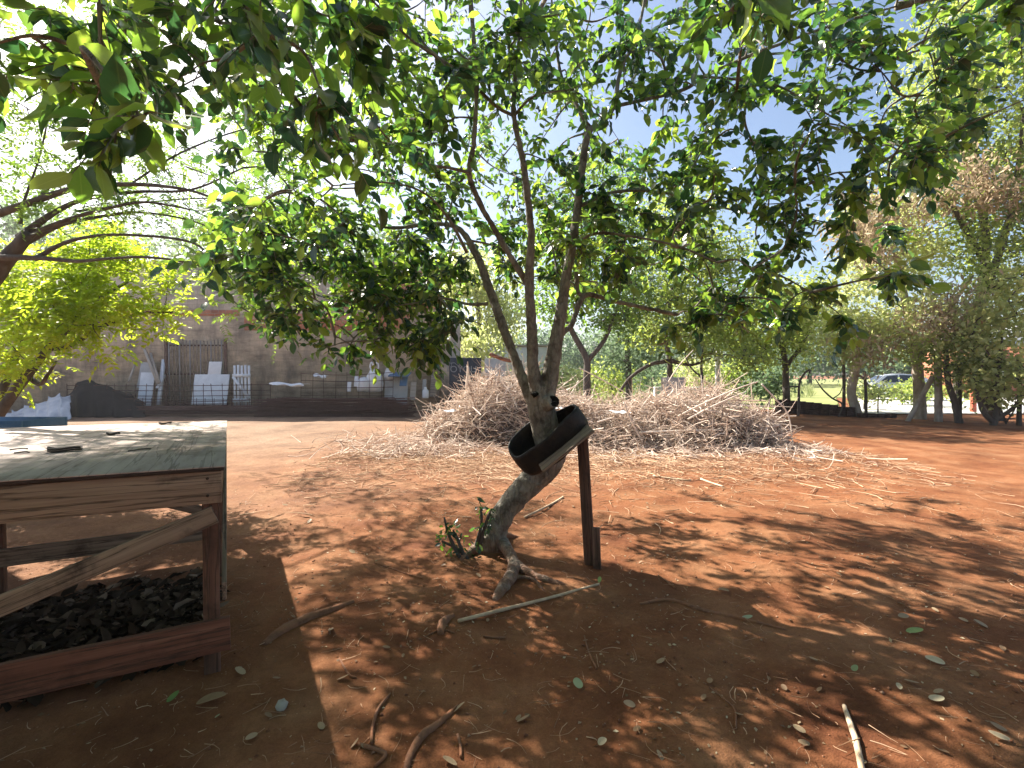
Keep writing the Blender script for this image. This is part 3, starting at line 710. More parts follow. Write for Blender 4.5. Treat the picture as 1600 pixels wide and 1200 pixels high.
    O = attach(wood, skel, C, 0.013, 0.0035)
    leaves = MB(); k = 0
    for c, rad, L, ntw, nlf in groups:
        twig_leaves(leaves, wood, c, O[k:k + len(c)], rad, ntw, nlf, L * rng.uniform(0.8, 1.2, len(c)), 0.54, tpl=14); k += len(c)
    link('branches', wood, M['bark'], r)
    link('crown', leaves, M['leaf'], r)  # tree crown together with the unseen clusters added for shade
build_main_tree()

# ================================================================== LEFT TREES
def build_arching_tree():
    b = np.array([-6.2, 5.3, 0.0])
    r = thing('arching_tree', 'feathery tree leaning in over the work table with long arching boughs', 'tree', b)
    w = MB(); skel = []
    P, R = curve([b - (0, 0, .1), b + (0.1, 0, 1.0), at(-55, 500, 5.3), at(-5, 425, 5.2), at(45, 365, 5.15)], 6, [0.2, 0.16, 0.11, 0.085, 0.055]); w.tube(P, R, 12, wob=0.03)
    for pts, Y0, Y1 in ([[(-20, 340, 22), (60, 312, 18), (120, 294, 15), (200, 288, 12), (290, 296, 8), (360, 320, 5)], 5.3, 4.6],
                        [[(30, 372, 24), (80, 335, 15), (130, 312, 12), (210, 300, 9), (300, 296, 6), (380, 262, 4)], 5.2, 5.2],
                        [[(10, 395, 20), (60, 362, 13), (110, 342, 11), (170, 325, 9), (230, 316, 7), (310, 330, 4)], 5.2, 4.9],
                        [[(40, 380, 16), (95, 352, 11), (160, 338, 9), (220, 332, 7), (300, 345, 4), (360, 372, 3)], 5.2, 5.5],
                        [[(55, 405, 14), (95, 382, 11), (140, 370, 9), (200, 367, 8), (290, 376, 7), (330, 400, 5), (380, 450, 3)], 5.1, 4.8],
                        [[(-20, 402, 18), (60, 403, 14), (120, 408, 10), (170, 404, 8), (230, 402, 7), (300, 412, 6), (370, 440, 4), (430, 470, 3)], 5.1, 4.6],
                        [[(338, 425, 4), (346, 447, 4), (370, 475, 3), (410, 500, 2)], 4.8, 4.7],
                        [[(32, 350, 10), (36, 320, 7), (60, 250, 5), (75, 180, 4), (80, 90, 3)], 5.1, 5.1],
                        [[(60, 310, 8), (140, 230, 6), (240, 160, 5), (330, 110, 4)], 5.4, 6.2],
                        [[(200, 290, 6), (280, 240, 5), (370, 205, 4), (450, 190, 3)], 5.6, 6.4],
                        [[(120, 330, 7), (240, 315, 5), (330, 310, 4), (400, 320, 3)], 5.6, 9.0]):
        P, R = pth(pts, Y0, Y1); w.tube(P, np.maximum(R * 0.56, 0.006), 7, wob=0.03); skel.append(P)
    lv = MB()
    C = np.concatenate([in_box(26, -60, 90, 150, 300, 4.6, 5.8), in_box(30, 180, 150, 470, 330, 5.8, 7.4), in_box(14, 280, 290, 480, 420, 5.8, 7.2), in_box(7, 350, 430, 480, 490, 5.0, 5.8),
                        in_box(14, 60, 285, 260, 330, 5.0, 5.8), in_box(22, 0, 0, 330, 130, 5.2, 6.8), in_box(44, 280, 170, 480, 430, 7.5, 10.0)])
    O = attach(w, np.concatenate(skel), C, 0.010, 0.003, k=4)
    n = 9; c = np.repeat(C, n, 0); d = unit(np.repeat(O, n, 0) * 0.5 + rng.normal(0, 0.8, c.shape))
    c = c + rng.normal(0, 0.14, c.shape)
    sprays(lv, c, d, 0.26, 8, 0.062, 0.36)
    link('trunk', w, M['darkbark'], r); link('crown', lv, M['fineleaf'], r)
build_arching_tree()
def build_lime_shrub():
    b = np.array([-7.6, 6.9, 0.0])
    r = thing('lime_shrub', 'bright yellow-green shrub behind the work table, beside the wall', 'shrub', b)
    w = MB(); skel = []
    for pts, Y0, Y1 in ([[(-40, 720, 20), (0, 645, 16), (40, 590, 14), (75, 545, 11), (110, 510, 9), (150, 470, 6), (200, 440, 4)], 6.9, 6.4],
                        [[(-40, 715, 14), (-10, 640, 12), (20, 570, 10), (40, 500, 7), (55, 430, 5), (80, 390, 3)], 6.9, 7.0],
                        [[(45, 588, 9), (62, 600, 7), (75, 585, 5), (88, 565, 3)], 6.8, 6.6],
                        [[(75, 545, 9), (110, 540, 7), (160, 510, 6), (220, 490, 4), (270, 488, 3)], 6.7, 6.3]):
        P, R = pth(pts, Y0, Y1); w.tube(P, np.maximum(R, 0.006), 7, wob=0.04); skel.append(P)
    C = np.concatenate([in_box(52, -60, 390, 140, 510, 6.2, 7.4), in_box(34, 80, 380, 225, 500, 6.0, 7.0), in_box(6, 200, 455, 265, 495, 6.0, 6.6), in_box(14, -20, 520, 90, 590, 6.2, 7.2), in_box(18, -20, 420, 170, 545, 5.8, 6.4), in_box(2, 260, 435, 300, 455, 6.0, 6.4), in_box(8, 130, 365, 210, 420, 6.2, 6.8)])
    O = attach(w, np.concatenate(skel), C, 0.009, 0.003, k=4)
    n = 13; c = np.repeat(C, n, 0) + rng.normal(0, 0.13, (len(C) * n, 3)); d = unit(np.repeat(O, n, 0) * 0.5 + rng.normal(0, 0.8, c.shape))
    lv = MB(); sprays(lv, c, d, 0.22, 5, 0.085, 0.42)
    link('stems', w, M['darkbark'], r); link('foliage', lv, M['limeleaf'], r)
build_lime_shrub()

# ================================================================== TREES BEYOND
DENS = 1.6
def far_tree(name, label, base, trunk_pts, clumps, mat, leaf, bark='darkbark', group=None, cat='tree', w=0.6, nl=42, spread=0.3, crown='crown', wood=True, droop=0.2, rmin=0.008):
    """trunk_pts: list of (P, R); clumps: (centre, radii, number of leaf clusters)"""
    r = thing(name, label, cat, base, group)
    wd_ = MB(); skel = []
    for P, R in trunk_pts:
        P, R = curve(P, 5, R); wd_.tube(P, np.maximum(R, 0.01), 8, wob=0.04); skel.append(P[len(P) // 3:])
    C = np.concatenate([in_ball(int(n * (1.0 if 'distant' in name or 'hazy' in name else DENS)), c, rr) for c, rr, n in clumps])
    if wood and skel: attach(wd_, np.concatenate(skel), C, 0.03, rmin, k=4)
    n = len(C) * nl
    c = np.repeat(C, nl, 0) + rng.normal(0, spread, (n, 3)) * np.array([1, 1, 0.7])
    D = rng.normal(0, 1, (n, 3)) + np.array([0, 0, -droop]); Nn = rng.normal(0, 0.6, (n, 3)) + np.array([0, 0, 1.0])
    lv = MB(); add_leaves(lv, c, D, Nn, leaf * rng.uniform(0.6, 1.25, n), w, np.clip(np.repeat(rng.random(len(C)), nl) * 0.5 + rng.random(n) * 0.5, 0, 1), 4)
    if wood and skel: link('trunk', wd_, M[bark], r)
    link(crown, lv, M[mat], r)
    return r
def trunk(px, py, Y, pts, r0=0.12, r1=0.05):
    """a trunk from the ground below (px,py) through view points at distance Y"""
    b = at(px, py, Y).copy(); b[2] = 0
    P = [b - np.array([0, 0, 0.1])] + [at(x, y, Y) for x, y in pts]
    return b, (P, np.linspace(r0, r1, len(P)))
def ball(px, py, Y, rx, ry, n, rz=None):
    """clump centred in view at (px,py), half sizes in pixels at that distance"""
    k = Y / F
    return (at(px, py, Y), (rx * k, (rz or rx) * k, ry * k), n)

b, t1 = trunk(1437, 658, 16.4, [(1437, 630), (1434, 580), (1425, 520), (1410, 450), (1395, 380)], 0.21, 0.09)
far_tree('vine_hung_tree', 'broad pale green tree with a thick sunlit trunk, hung with dry tan vines', b, [t1, ([at(1432, 560, 16.4), at(1470, 500, 16.2), at(1520, 430, 16)], [0.12, 0.09, 0.05])],
         [ball(1370, 470, 16, 75, 80, 46), ball(1450, 520, 15.6, 90, 50, 36), ball(1400, 380, 16.5, 70, 60, 36), ball(1380, 330, 16.2, 70, 35, 26), ball(1330, 530, 16, 45, 35, 24)], 'paleleaf', 0.16, 'palebark', spread=0.34)
b, t1 = trunk(1560, 662, 15.6, [(1545, 630), (1535, 590), (1530, 500), (1540, 380), (1520, 200), (1530, 60)], 0.22, 0.07)
far_tree('tall_tree', 'tall fine-leaved tree towering over the vines at the street corner', b, [t1, ([at(1533, 480, 15.6), at(1580, 330, 15.2), at(1600, 180, 15)], [0.12, 0.09, 0.05]), ([at(1533, 400, 15.6), at(1480, 300, 15.4), at(1460, 160, 15.4)], [0.1, 0.07, 0.04])],
         [ball(1560, 200, 15.2, 110, 110, 105), ball(1590, 380, 15.0, 80, 90, 60), ball(1500, 340, 15.8, 70, 90, 44), ball(1660, 250, 15, 90, 180, 70), ball(1540, 50, 15.5, 100, 80, 64), ball(1460, 150, 15.6, 60, 70, 30), ball(1470, 240, 16.2, 50, 50, 24)], 'treeleaf', 0.16, spread=0.34, nl=40)
b, t1 = trunk(1500, 664, 14.9, [(1492, 630), (1480, 590), (1478, 540)], 0.11, 0.06)
far_tree('leaning_tree', 'thin leaning trunk with a small dark crown beside the wooden post', b, [t1], [ball(1475, 545, 15, 45, 30, 20), ball(1510, 570, 15, 40, 30, 18)], 'treeleaf', 0.13)
b, t1 = trunk(1550, 664, 14.2, [(1558, 640), (1556, 600), (1565, 540)], 0.09, 0.05)
far_tree('street_shrub', 'dense dark shrub with pale leaf tips by the fence at the street', b, [t1, ([at(1552, 660, 14.2), at(1535, 640, 14.2), at(1520, 590, 14.2)], [0.08, 0.07, 0.04]), ([at(1552, 658, 14.2), at(1590, 630, 14), at(1610, 580, 14)], [0.06, 0.05, 0.03])],
         [ball(1580, 520, 14, 70, 60, 30), ball(1600, 600, 13.8, 60, 35, 18), ball(1550, 590, 14.2, 45, 30, 12), ball(1590, 470, 14.2, 60, 45, 20)], 'paleleaf', 0.17, spread=0.3)
# dry vines draped on the trees
def vine(label, clumps, nl=46):
    mb = MB()
    C = np.concatenate([in_ball(n, c, rr, 0.3) for c, rr, n in clumps])
    n = len(C) * nl
    c = np.repeat(C, nl, 0) + rng.normal(0, 0.26, (n, 3)); D = rng.normal(0, 0.7, (n, 3)) + np.array([0, 0, -0.9]); Nn = rng.normal(0, 1, (n, 3))
    add_leaves(mb, c, D, Nn, 0.17 * rng.uniform(0.6, 1.5, n), 0.32, rng.random(n), 4)
    for i in range(len(C)):
        j = int(rng.integers(len(C))); a, e = C[i], C[j]
        if np.linalg.norm(a - e) < 2.2: mb.tube(curve([a, (a + e) / 2 - np.array([0, 0, 0.25]), e], 4), 0.012, 3, cap=False, tone=0.9)
    solo('dry_vine', mb, M['vine'], label, 'vine', group='dry vines draped over the street trees')
vine('tan dry vine curtain over the top of the pale green tree', [ball(1390, 330, 15.2, 75, 40, 26), ball(1340, 350, 15.6, 40, 26, 10), ball(1360, 385, 15.2, 35, 40, 12)])
vine('tan dry vine mat across the middle of the tall fine-leaved tree', [ball(1490, 285, 14.4, 80, 24, 20), ball(1570, 310, 14.2, 55, 20, 12)])
vine('small tan dry vine low over the thick sunlit trunk', [ball(1440, 505, 14.8, 50, 24, 16), ball(1500, 480, 14.8, 40, 40, 14), ball(1350, 545, 15.2, 30, 22, 7)])

b, t1 = trunk(1230, 640, 20, [(1228, 600), (1226, 560), (1215, 510), (1200, 460)], 0.16, 0.07)
far_tree('dark_tree', 'dark green bushy tree standing at the end of the low brick wall', b, [t1, ([at(1227, 575, 20), at(1255, 535, 20), at(1270, 500, 20)], [0.09, 0.07, 0.04])], [ball(1190, 500, 20, 85, 50, 60), ball(1250, 480, 20.5, 60, 50, 34), ball(1225, 545, 20, 40, 30, 18), ball(1140, 520, 20, 50, 32, 22)], 'treeleaf', 0.20, spread=0.36)
b, t1 = trunk(918, 625, 17.5, [(917, 590), (916, 560), (895, 520), (880, 480), (872, 430)], 0.15, 0.06)
far_tree('forked_tree', 'leafy tree with a dark forked trunk seen behind the main trunk', b, [t1, ([at(917, 565, 17.5), at(945, 530, 17.5), at(965, 480, 17.5)], [0.1, 0.08, 0.04])], [ball(880, 455, 17.5, 60, 45, 36), ball(960, 470, 17.8, 60, 45, 36), ball(905, 380, 18, 70, 50, 34), ball(985, 390, 18, 60, 55, 30), ball(930, 300, 18, 60, 50, 24)], 'fineleaf', 0.17, spread=0.36)
b, t1 = trunk(1047, 620, 18.5, [(1047, 590), (1046, 560), (1040, 520), (1050, 450)], 0.13, 0.06)
far_tree('crooked_tree', 'crooked dark tree with low arching boughs behind the brush pile', b, [t1, ([at(1047, 563, 18.5), at(1015, 570, 18.4), at(985, 590, 18.3), at(968, 612, 18.3)], [0.09, 0.07, 0.06, 0.05]), ([at(1047, 563, 18.5), at(1080, 570, 18.6), at(1110, 560, 18.8)], [0.09, 0.06, 0.04])],
         [ball(1040, 500, 18.5, 70, 45, 40), ball(1100, 460, 19, 60, 60, 36), ball(1050, 410, 19, 70, 60, 40), ball(1120, 390, 19, 55, 45, 24), ball(1060, 330, 19, 55, 40, 20)], 'treeleaf', 0.18, spread=0.36)
b, t1 = trunk(982, 625, 22, [(982, 580), (980, 520), (985, 470)], 0.16, 0.08)
far_tree('slender_tree', 'slender greyish tree between the forked and the crooked trees', b, [t1], [ball(985, 545, 22, 40, 40, 26), ball(1005, 480, 22, 50, 50, 26)], 'farleaf', 0.2, spread=0.4)
b, t1 = trunk(1097, 620, 17.2, [(1097, 600), (1096, 570), (1098, 545)], 0.07, 0.03)
far_tree('small_tree', 'small thin tree with low dark leaves beside the white pole', b, [t1, ([at(1097, 590, 17.2), at(1080, 575, 17.2), at(1070, 555, 17.2)], [0.04, 0.03, 0.02])], [ball(1097, 550, 17.2, 30, 16, 12), ball(1170, 560, 17.4, 26, 20, 9)], 'treeleaf', 0.15, spread=0.26, nl=34)
b, t1 = trunk(752, 600, 25, [(752, 540), (745, 470), (740, 430)], 0.16, 0.08)
far_tree('pale_tree', 'pale drooping sunlit tree at the end of the grimy wall', b, [t1], [ball(758, 545, 21.4, 36, 24, 16), ball(735, 490, 24.5, 65, 55, 60), ball(770, 430, 25, 60, 50, 34), ball(715, 430, 25, 40, 40, 20), ball(790, 500, 25, 40, 40, 20)], 'paleleaf', 0.2, spread=0.4, droop=0.8)
for (px, Y, rx, ry, cy, lab) in ((60, 30, 120, 40, 370, 'dark tree top showing over the wall above the lime shrub'), (330, 34, 130, 40, 395, 'wide tree top showing over the wall behind the feathery boughs'), (520, 31, 110, 42, 390, 'rounded tree top over the wall above the red brick patch')):
    b, t1 = trunk(px, 600, Y, [(px, 480), (px, cy)], 0.25, 0.1)
    far_tree('distant_tree', lab, b, [t1], [ball(px, cy, Y, rx, ry, 60), ball(px + 40, cy - 14, Y, rx * .6, ry, 30)], 'farleaf', 0.34, spread=0.6, group='trees behind the wall', nl=36)
far = [(1180, 62, 70, 48, 'rounded hazy tree far across the field, behind the dark bushy tree'), (1265, 70, 60, 55, 'tall hazy tree far across the field, in the gap beside the low brick wall'), (1335, 66, 60, 44, 'hazy tree far across the field, behind the twisted pale trunk'),
       (1010, 58, 60, 40, 'broad hazy tree far off behind the crooked tree'), (930, 64, 60, 44, 'hazy tree far off behind the forked tree'), (1420, 60, 70, 50, 'hazy tree across the street behind the thick sunlit trunk'), (1530, 52, 80, 60, 'big hazy tree across the street behind the dense shrub'), (850, 60, 60, 46, 'hazy tree far off behind the main trunk')]
for px, Y, rx, ry, lab in far:
    b, t1 = trunk(px, 600, Y, [(px, 570), (px, 585 - ry)], 0.35, 0.15)
    far_tree('hazy_tree', lab, b, [t1], [ball(px, 585 - ry * 0.75, Y, rx, ry * 0.75, 70), ball(px - 20, 585 - ry * 0.35, Y, rx * .8, ry * 0.35, 30)], 'farleaf', 0.55, spread=1.0, group='trees far across the field', nl=34)

for px, Y, rx, ry, mat, lab in ((880, 22, 46, 20, 'paleleaf', 'pale bush at the foot of the forked tree'), (955, 25, 40, 26, 'treeleaf', 'dark round bush between the forked and the slender trees'), (1020, 27, 50, 24, 'farleaf', 'wide grey-green bush behind the crooked tree'),
                                (1085, 25, 40, 28, 'paleleaf', 'pale bush to the left of the white pole'), (1150, 24, 44, 28, 'treeleaf', 'dark bush to the right of the white pole'), (1200, 22.5, 34, 22, 'farleaf', 'low bush at the foot of the dark bushy tree'), (835, 26, 40, 30, 'farleaf', 'tall bush behind the forks of the main trunk')):
    b, t1 = trunk(px, 628, Y, [(px + 3, 615), (px - 2, 598)], 0.06, 0.03)
    far_tree('yard_bush', lab, b, [t1], [ball(px, 618 - ry, Y, rx, ry, 26)], mat, 0.2, cat='bush', spread=0.32, crown='foliage', group='bushes behind the brush pile')
# bare saplings and the pale twisted trunk along the low wall
def bare(name, label, limbs, mat, cat='tree'):
    P0 = limbs[0][0][0]; r = thing(name, label, cat, (P0[0], P0[1], 0)); mb = MB()
    for P, R in limbs:
        P, R = curve(P, 6, R); mb.tube(P, R, 7, wob=0.05)
    link('trunk', mb, M[mat], r); return r
A_ = lambda pts, Y: [at(x, y, Y) for x, y in pts]
bare('twisted_trunk', 'pale twisted trunk rising at the end of the low brick wall', [(A_([(1342, 662), (1337, 640), (1330, 615), (1333, 590), (1338, 560), (1334, 520)], 17.4), [0.2, 0.17, 0.15, 0.15, 0.14, 0.1]), (A_([(1336, 585), (1348, 590), (1358, 604)], 17.3), [0.06, 0.04, 0.03])], 'palebark')
bare('bare_sapling', 'bare dark sapling with a hooked bough in front of the low brick wall', [(A_([(1246, 664), (1248, 630), (1249, 600), (1256, 585), (1265, 578), (1262, 592)], 17.6), [0.05, 0.045, 0.04, 0.035, 0.03, 0.02]), (A_([(1248, 604), (1236, 604), (1224, 606)], 17.6), [0.03, 0.025, 0.02])], 'darkbark')
bare('bare_sapling', 'thin bare sapling sloping down to the low brick wall', [(A_([(1310, 652), (1316, 632), (1300, 622), (1285, 608), (1274, 592)], 17.3), [0.03, 0.03, 0.03, 0.025, 0.015]), (A_([(1301, 623), (1312, 615), (1316, 605)], 17.3), [0.02, 0.018, 0.01])], 'darkbark')
bare('bare_shrub', 'leafless tangled shrub at the kerb in front of the pale street', [(A_([(1575, 672), (1568, 650), (1560, 630), (1552, 612)], 14.6), [0.03, 0.025, 0.02, 0.01]), (A_([(1572, 660), (1585, 640), (1592, 618)], 14.6), [0.025, 0.02, 0.01]), (A_([(1570, 655), (1590, 652), (1605, 640)], 14.6), [0.02, 0.015, 0.01]), (A_([(1578, 650), (1574, 635), (1580, 622)], 14.6), [0.015, 0.012, 0.008])], 'darkbark', 'shrub')

# ================================================================== FENCE, STREET, CAR, HOUSE
def build_fence():
    b = at(1466, 658, 15.4); b[2] = 0
    r = thing('wire_fence', 'wire fence with rough wooden posts along the street', 'fence', b)
    posts = [((1466, 664), (1464, 545), 0.11, 15.4), ((1353, 660), (1351, 580), 0.05, 17.2), ((1318, 655), (1318, 560), 0.06, 17.6), ((1500, 664), (1498, 560), 0.05, 15.0), ((1592, 666), (1592, 560), 0.06, 14.2)]
    tops = []
    for (x0, y0), (x1, y1), w, Y in posts:
        p = at(x0, y0, Y); p[2] = -0.1; q = at(x1, y1, Y); mb = MB()
        P = curve([p, (p + q) / 2 + np.array([0.02, 0, 0]), q], 4); mb.tube(P, w * np.linspace(1.05, 0.9, len(P)), 8, wob=0.05); link('post', mb, M['palebark' if w > 0.1 else 'darkbark'], r)
        tops.append((p, q))
    p = at(1417, 662, 15.6); q = at(1458, 588, 15.5); p[2] = -0.05
    mb = MB(); mb.tube(curve([p, (p + q) / 2, q], 4), 0.075, 8, wob=0.05); link('brace', mb, M['palebark'], r)
    o = sorted(tops, key=lambda t: t[0][0]); mb = MB()
    for k in (0.25, 0.45, 0.65, 0.85):
        for (p0, q0), (p1, q1) in zip(o[:-1], o[1:]):
            a = p0 + (q0 - p0) * k; e = p1 + (q1 - p1) * k; mb.tube(curve([a, (a + e) / 2 - np.array([0, 0, 0.03]), e], 4), 0.005, 4, cap=False)
    link('wire', mb, M['wire'], r)
build_fence()
def build_gate_frame():
    b = at(1520, 640, 19.0); b[2] = 0
    r = thing('gate_frame', 'red painted gate frame standing in the dark shrubs by the street', 'gate', b)
    mb = MB(); t = at(1522, 562, 19); mb.box(((t[0]), 19, t[2] / 2), (0.16, 0.14, t[2])); link('post', mb, M['redpaint'], r, False, bevel=0.01)
    a = at(1498, 566, 19); mb = MB(); mb.box(((a[0] + t[0] - 0.17) / 2, 19, a[2] - 0.02), (t[0] - a[0], 0.1, 0.26)); link('crossbar', mb, M['redpaint'], r, False, bevel=0.01)
    mb = MB(); mb.box((a[0] - 0.09, 19, a[2] / 2), (0.14, 0.14, a[2])); link('post', mb, M['darkbark'], r, False, bevel=0.01)
build_gate_frame()
def build_house():
    Y = 31; b = at(1600, 600, Y); b[2] = 0
    r = thing('red_house', 'red walled house with a grey roof behind the street shrubs', 'house', b)
    x0, x1 = at(1545, 600, Y)[0], at(1760, 600, Y)[0]; h = 3.3; d = 6
    mb = MB(); mb.box(((x0 + x1) / 2, Y + d / 2, h / 2), (x1 - x0, d, h)); link('wall', mb, M['brickred'], r, False)
    mb = MB(); e = 0.5; zr = h + 1.5; ym = Y + d / 2
    v = [(x0 - e, Y - e, h), (x1 + e, Y - e, h), (x1 + e, ym, zr), (x0 - e, ym, zr), (x1 + e, Y + d + e, h), (x0 - e, Y + d + e, h)]
    v2 = [(x, y, z + 0.12) for x, y, z in v]
    mb.add(v + v2, [[6, 7, 8, 9], [9, 8, 10, 11], [1, 0, 3, 2], [2, 3, 5, 4], [0, 1, 7, 6], [4, 5, 11, 10]]); link('roof', mb, M['tin'], r, False)
    for k in (0.16, 0.6):
        f = MB(); cx = x0 + (x1 - x0) * k; f.box((cx, Y - 0.03, 1.7), (1.3, 0.1, 1.2)); w = link('window', f, M['white'], r, False)
        g = MB(); g.box((cx, Y - 0.06, 1.7), (1.1, 0.09, 1.0)); link('pane', g, M['glass'], w, False)
    mb = MB(); mb.box((x0 + (x1 - x0) * 0.38, Y - 0.03, 1.05), (0.9, 0.1, 2.1)); link('door', mb, M['darkbark'], r, False)
build_house()
def build_car():
    c = at(1392, 600, 28.5)
    r = thing('parked_car', 'silver hatchback parked on the pale street behind the fence', 'car', (c[0], c[1], 0.04))
    # local coordinates: length along X (front to -X), width along Y
    prof = [(-2.0, 0.35), (-2.02, 0.62), (-1.9, 0.80), (-1.1, 0.95), (-0.55, 1.40), (0.2, 1.50), (1.1, 1.46), (1.75, 1.05), (1.95, 0.95), (2.0, 0.45), (1.9, 0.28), (-1.85, 0.25)]
    mb = MB(); k = len(prof); hw = [0.80 if z < 1.0 else 0.80 - (z - 0.95) * 0.42 for x, z in prof]
    ctr = 0.0
    L_ = [(x, -w, z) for (x, z), w in zip(prof, hw)]; R_ = [(x, w, z) for (x, z), w in zip(prof, hw)]
    mb.add(L_ + R_, [[i, (i + 1) % k, k + (i + 1) % k, k + i] for i in range(k)])
    mb.poly(L_[::-1]); mb.poly(R_)
    link('body', mb, M['carpaint'], r, True, local=True, bevel=0.05)
    for s in (-1, 1):
        g = MB()
        for a in ([(-0.85, 1.0), (-0.42, 1.36), (0.1, 1.43), (0.1, 1.0)], [(0.18, 1.0), (0.18, 1.43), (0.95, 1.40), (1.35, 1.06), (1.3, 1.0)]):
            q = [(x, s * ((0.80 if z < 1.0 else 0.80 - (z - 0.95) * 0.42) + 0.006), z) for x, z in a]
            g.poly(q if s > 0 else q[::-1])
        link('window', g, M['glass'], r, False, local=True)
    g = MB(); g.poly([(-1.06, -0.7, 0.985), (-1.06, 0.7, 0.985), (-0.60, 0.58, 1.375), (-0.60, -0.58, 1.375)]); link('windscreen', g, M['glass'], r, False, local=True)
    g = MB(); g.poly([(1.17, -0.56, 1.425), (1.17, 0.56, 1.425), (1.70, 0.68, 1.10), (1.70, -0.68, 1.10)]); link('rear_window', g, M['glass'], r, False, local=True)
    for x in (-1.25, 1.22):
        for s in (-1, 1):
            ty = MB(); rot = np.array([[1, 0, 0], [0, 0, -s], [0, 1, 0]], float)
            ty.lathe([(0.18, 0.09), (0.27, 0.10), (0.31, 0.07), (0.31, -0.08), (0.18, -0.09)], 24, (x, s * 0.74, 0.31), rot); w = link('wheel', ty, M['rubber'], r, True, local=True)
            hb = MB(); hb.lathe([(0.19, 0.07), (0.15, 0.10), (0.05, 0.105), (0.001, 0.10)], 16, (x, s * 0.74, 0.31), rot); link('rim', hb, M['hub'], w, True, local=True)
    for s in (-1, 1):
        h = MB(); h.box((-1.985, s * 0.58, 0.70), (0.08, 0.32, 0.14)); link('headlight', h, M['lampclear'], r, True, local=True, bevel=0.02)
        h = MB(); h.box((1.965, s * 0.62, 0.86), (0.08, 0.2, 0.22)); link('tail_light', h, M['lampred'], r, True, local=True, bevel=0.02)
        h = MB(); h.box((-0.72, s * 0.90, 1.0), (0.12, 0.16, 0.11)); link('mirror', h, M['carpaint'], r, True, local=True, bevel=0.03)
    r.rotation_euler = (0, 0, math.radians(-18))
build_car()
b, t1 = trunk(1410, 625, 23.5, [(1410, 615)], 0.04, 0.02)
far_tree('dark_bush', 'low dark bush in front of the silver car', b, [t1], [ball(1414, 613, 23.5, 24, 13, 16)], 'treeleaf', 0.16, cat='bush', spread=0.22, crown='foliage')
for px, Y, rx, ry, lab in ((1372, 18.6, 16, 9, 'small thin bush by the fence wire, in front of the silver car'), (1350, 20.5, 18, 16, 'loose bush behind the twisted pale trunk'), (1445, 22, 26, 14, 'bush behind the thick sunlit trunk, at the edge of the street'), (1500, 21, 34, 22, 'dark bush behind the wooden fence post at the street edge')):
    b, t1 = trunk(px, 640, Y, [(px, 628), (px + 2, 610)], 0.03, 0.015)
    far_tree('street_bush', lab, b, [t1], [ball(px, 612, Y, rx, ry, 8)], 'paleleaf' if Y < 21 else 'treeleaf', 0.15, cat='bush', spread=0.26, crown='foliage', nl=30)
# pole, block and rubble wall behind the pile
mb = MB(); p = at(1121, 600, 21); mb.tube([(p[0], 21, -0.1), (p[0], 21, wz(545, 21))], 0.10, 10); solo('white_pole', mb, M['white'], 'white painted pole standing behind the brush pile', 'pole', (p[0], 21, 0))
mb = MB(); p = at(1052, 600, 15.2); mb.box((p[0], 15.2, 0.7), (0.62, 0.5, 1.42)); solo('concrete_block', mb, M['concrete'], 'upright grey concrete block behind the brush pile', 'block', (p[0], 15.2, 0), smooth=False, bevel=0.03)
mb = MB()
p0 = at(1022, 600, 22.5); p1 = at(1122, 600, 22.5); mb.box(((p0[0] + p1[0]) / 2, 22.5, 0.42), (p1[0] - p0[0], 0.3, 1.0)); solo('whitewashed_wall', mb, M['white'], 'low whitewashed wall behind the brush pile, ending at the white pole', 'wall', smooth=False, bevel=0.02)

# ================================================================== BRUSH PILE
def pile_h(x, y):
    h = np.zeros_like(x)
    for cx, cy, rx, ry, hh in ((-0.5, 11.7, 1.1, 1.4, 1.42), (0.35, 12.0, 1.0, 1.3, 1.50), (1.3, 11.2, 1.1, 1.5, 1.02), (2.4, 11.0, 1.0, 1.4, 0.85), (4.3, 10.9, 1.25, 1.4, 1.17), (5.0, 10.7, 0.9, 1.1, 0.8), (3.3, 11.1, 1.2, 1.4, 1.0), (-1.2, 11.6, 1.0, 1.2, 0.68), (1.8, 10.4, 1.6, 0.9, 0.5), (3.8, 10.1, 1.4, 0.7, 0.55)):
        q = 1 - ((x - cx) / rx) ** 2 - ((y - cy) / ry) ** 2
        h = np.maximum(h, hh * np.clip(q, 0, 1) ** 0.7)
    return 1.14 * h * (0.86 + 0.14 * np.sin(5.1 * x + 2 * y) * np.sin(4.3 * y - 1.7 * x))
def twig(mb, p, d, L, r, bend, k=4, n=5, tone=0.5, fork=0.0):
    t = np.linspace(-0.5, 0.5, n)[:, None]
    P = p + d * L * t + bend * (t * t - 0.08) * L + np.cumsum(rng.normal(0, 0.016, (n, 3)), 0) * L
    P[:, 2] = np.maximum(P[:, 2], 0.006)
    mb.tube(P, r * np.linspace(1.15, 0.4, n), k, cap=False, tone=tone)
    if fork and rng.random() < fork:
        for i in (n // 2, n - 2):
            dd = unit(d + rng.normal(0, 0.55, 3)); q = P[i] + dd * L * np.array([0, .18, .36])[:, None] + np.array([0, 0, 0.03]) * np.array([0, .3, 1])[:, None]
            mb.tube(q, r * np.array([0.7, 0.5, 0.25]), 3, cap=False, tone=tone)
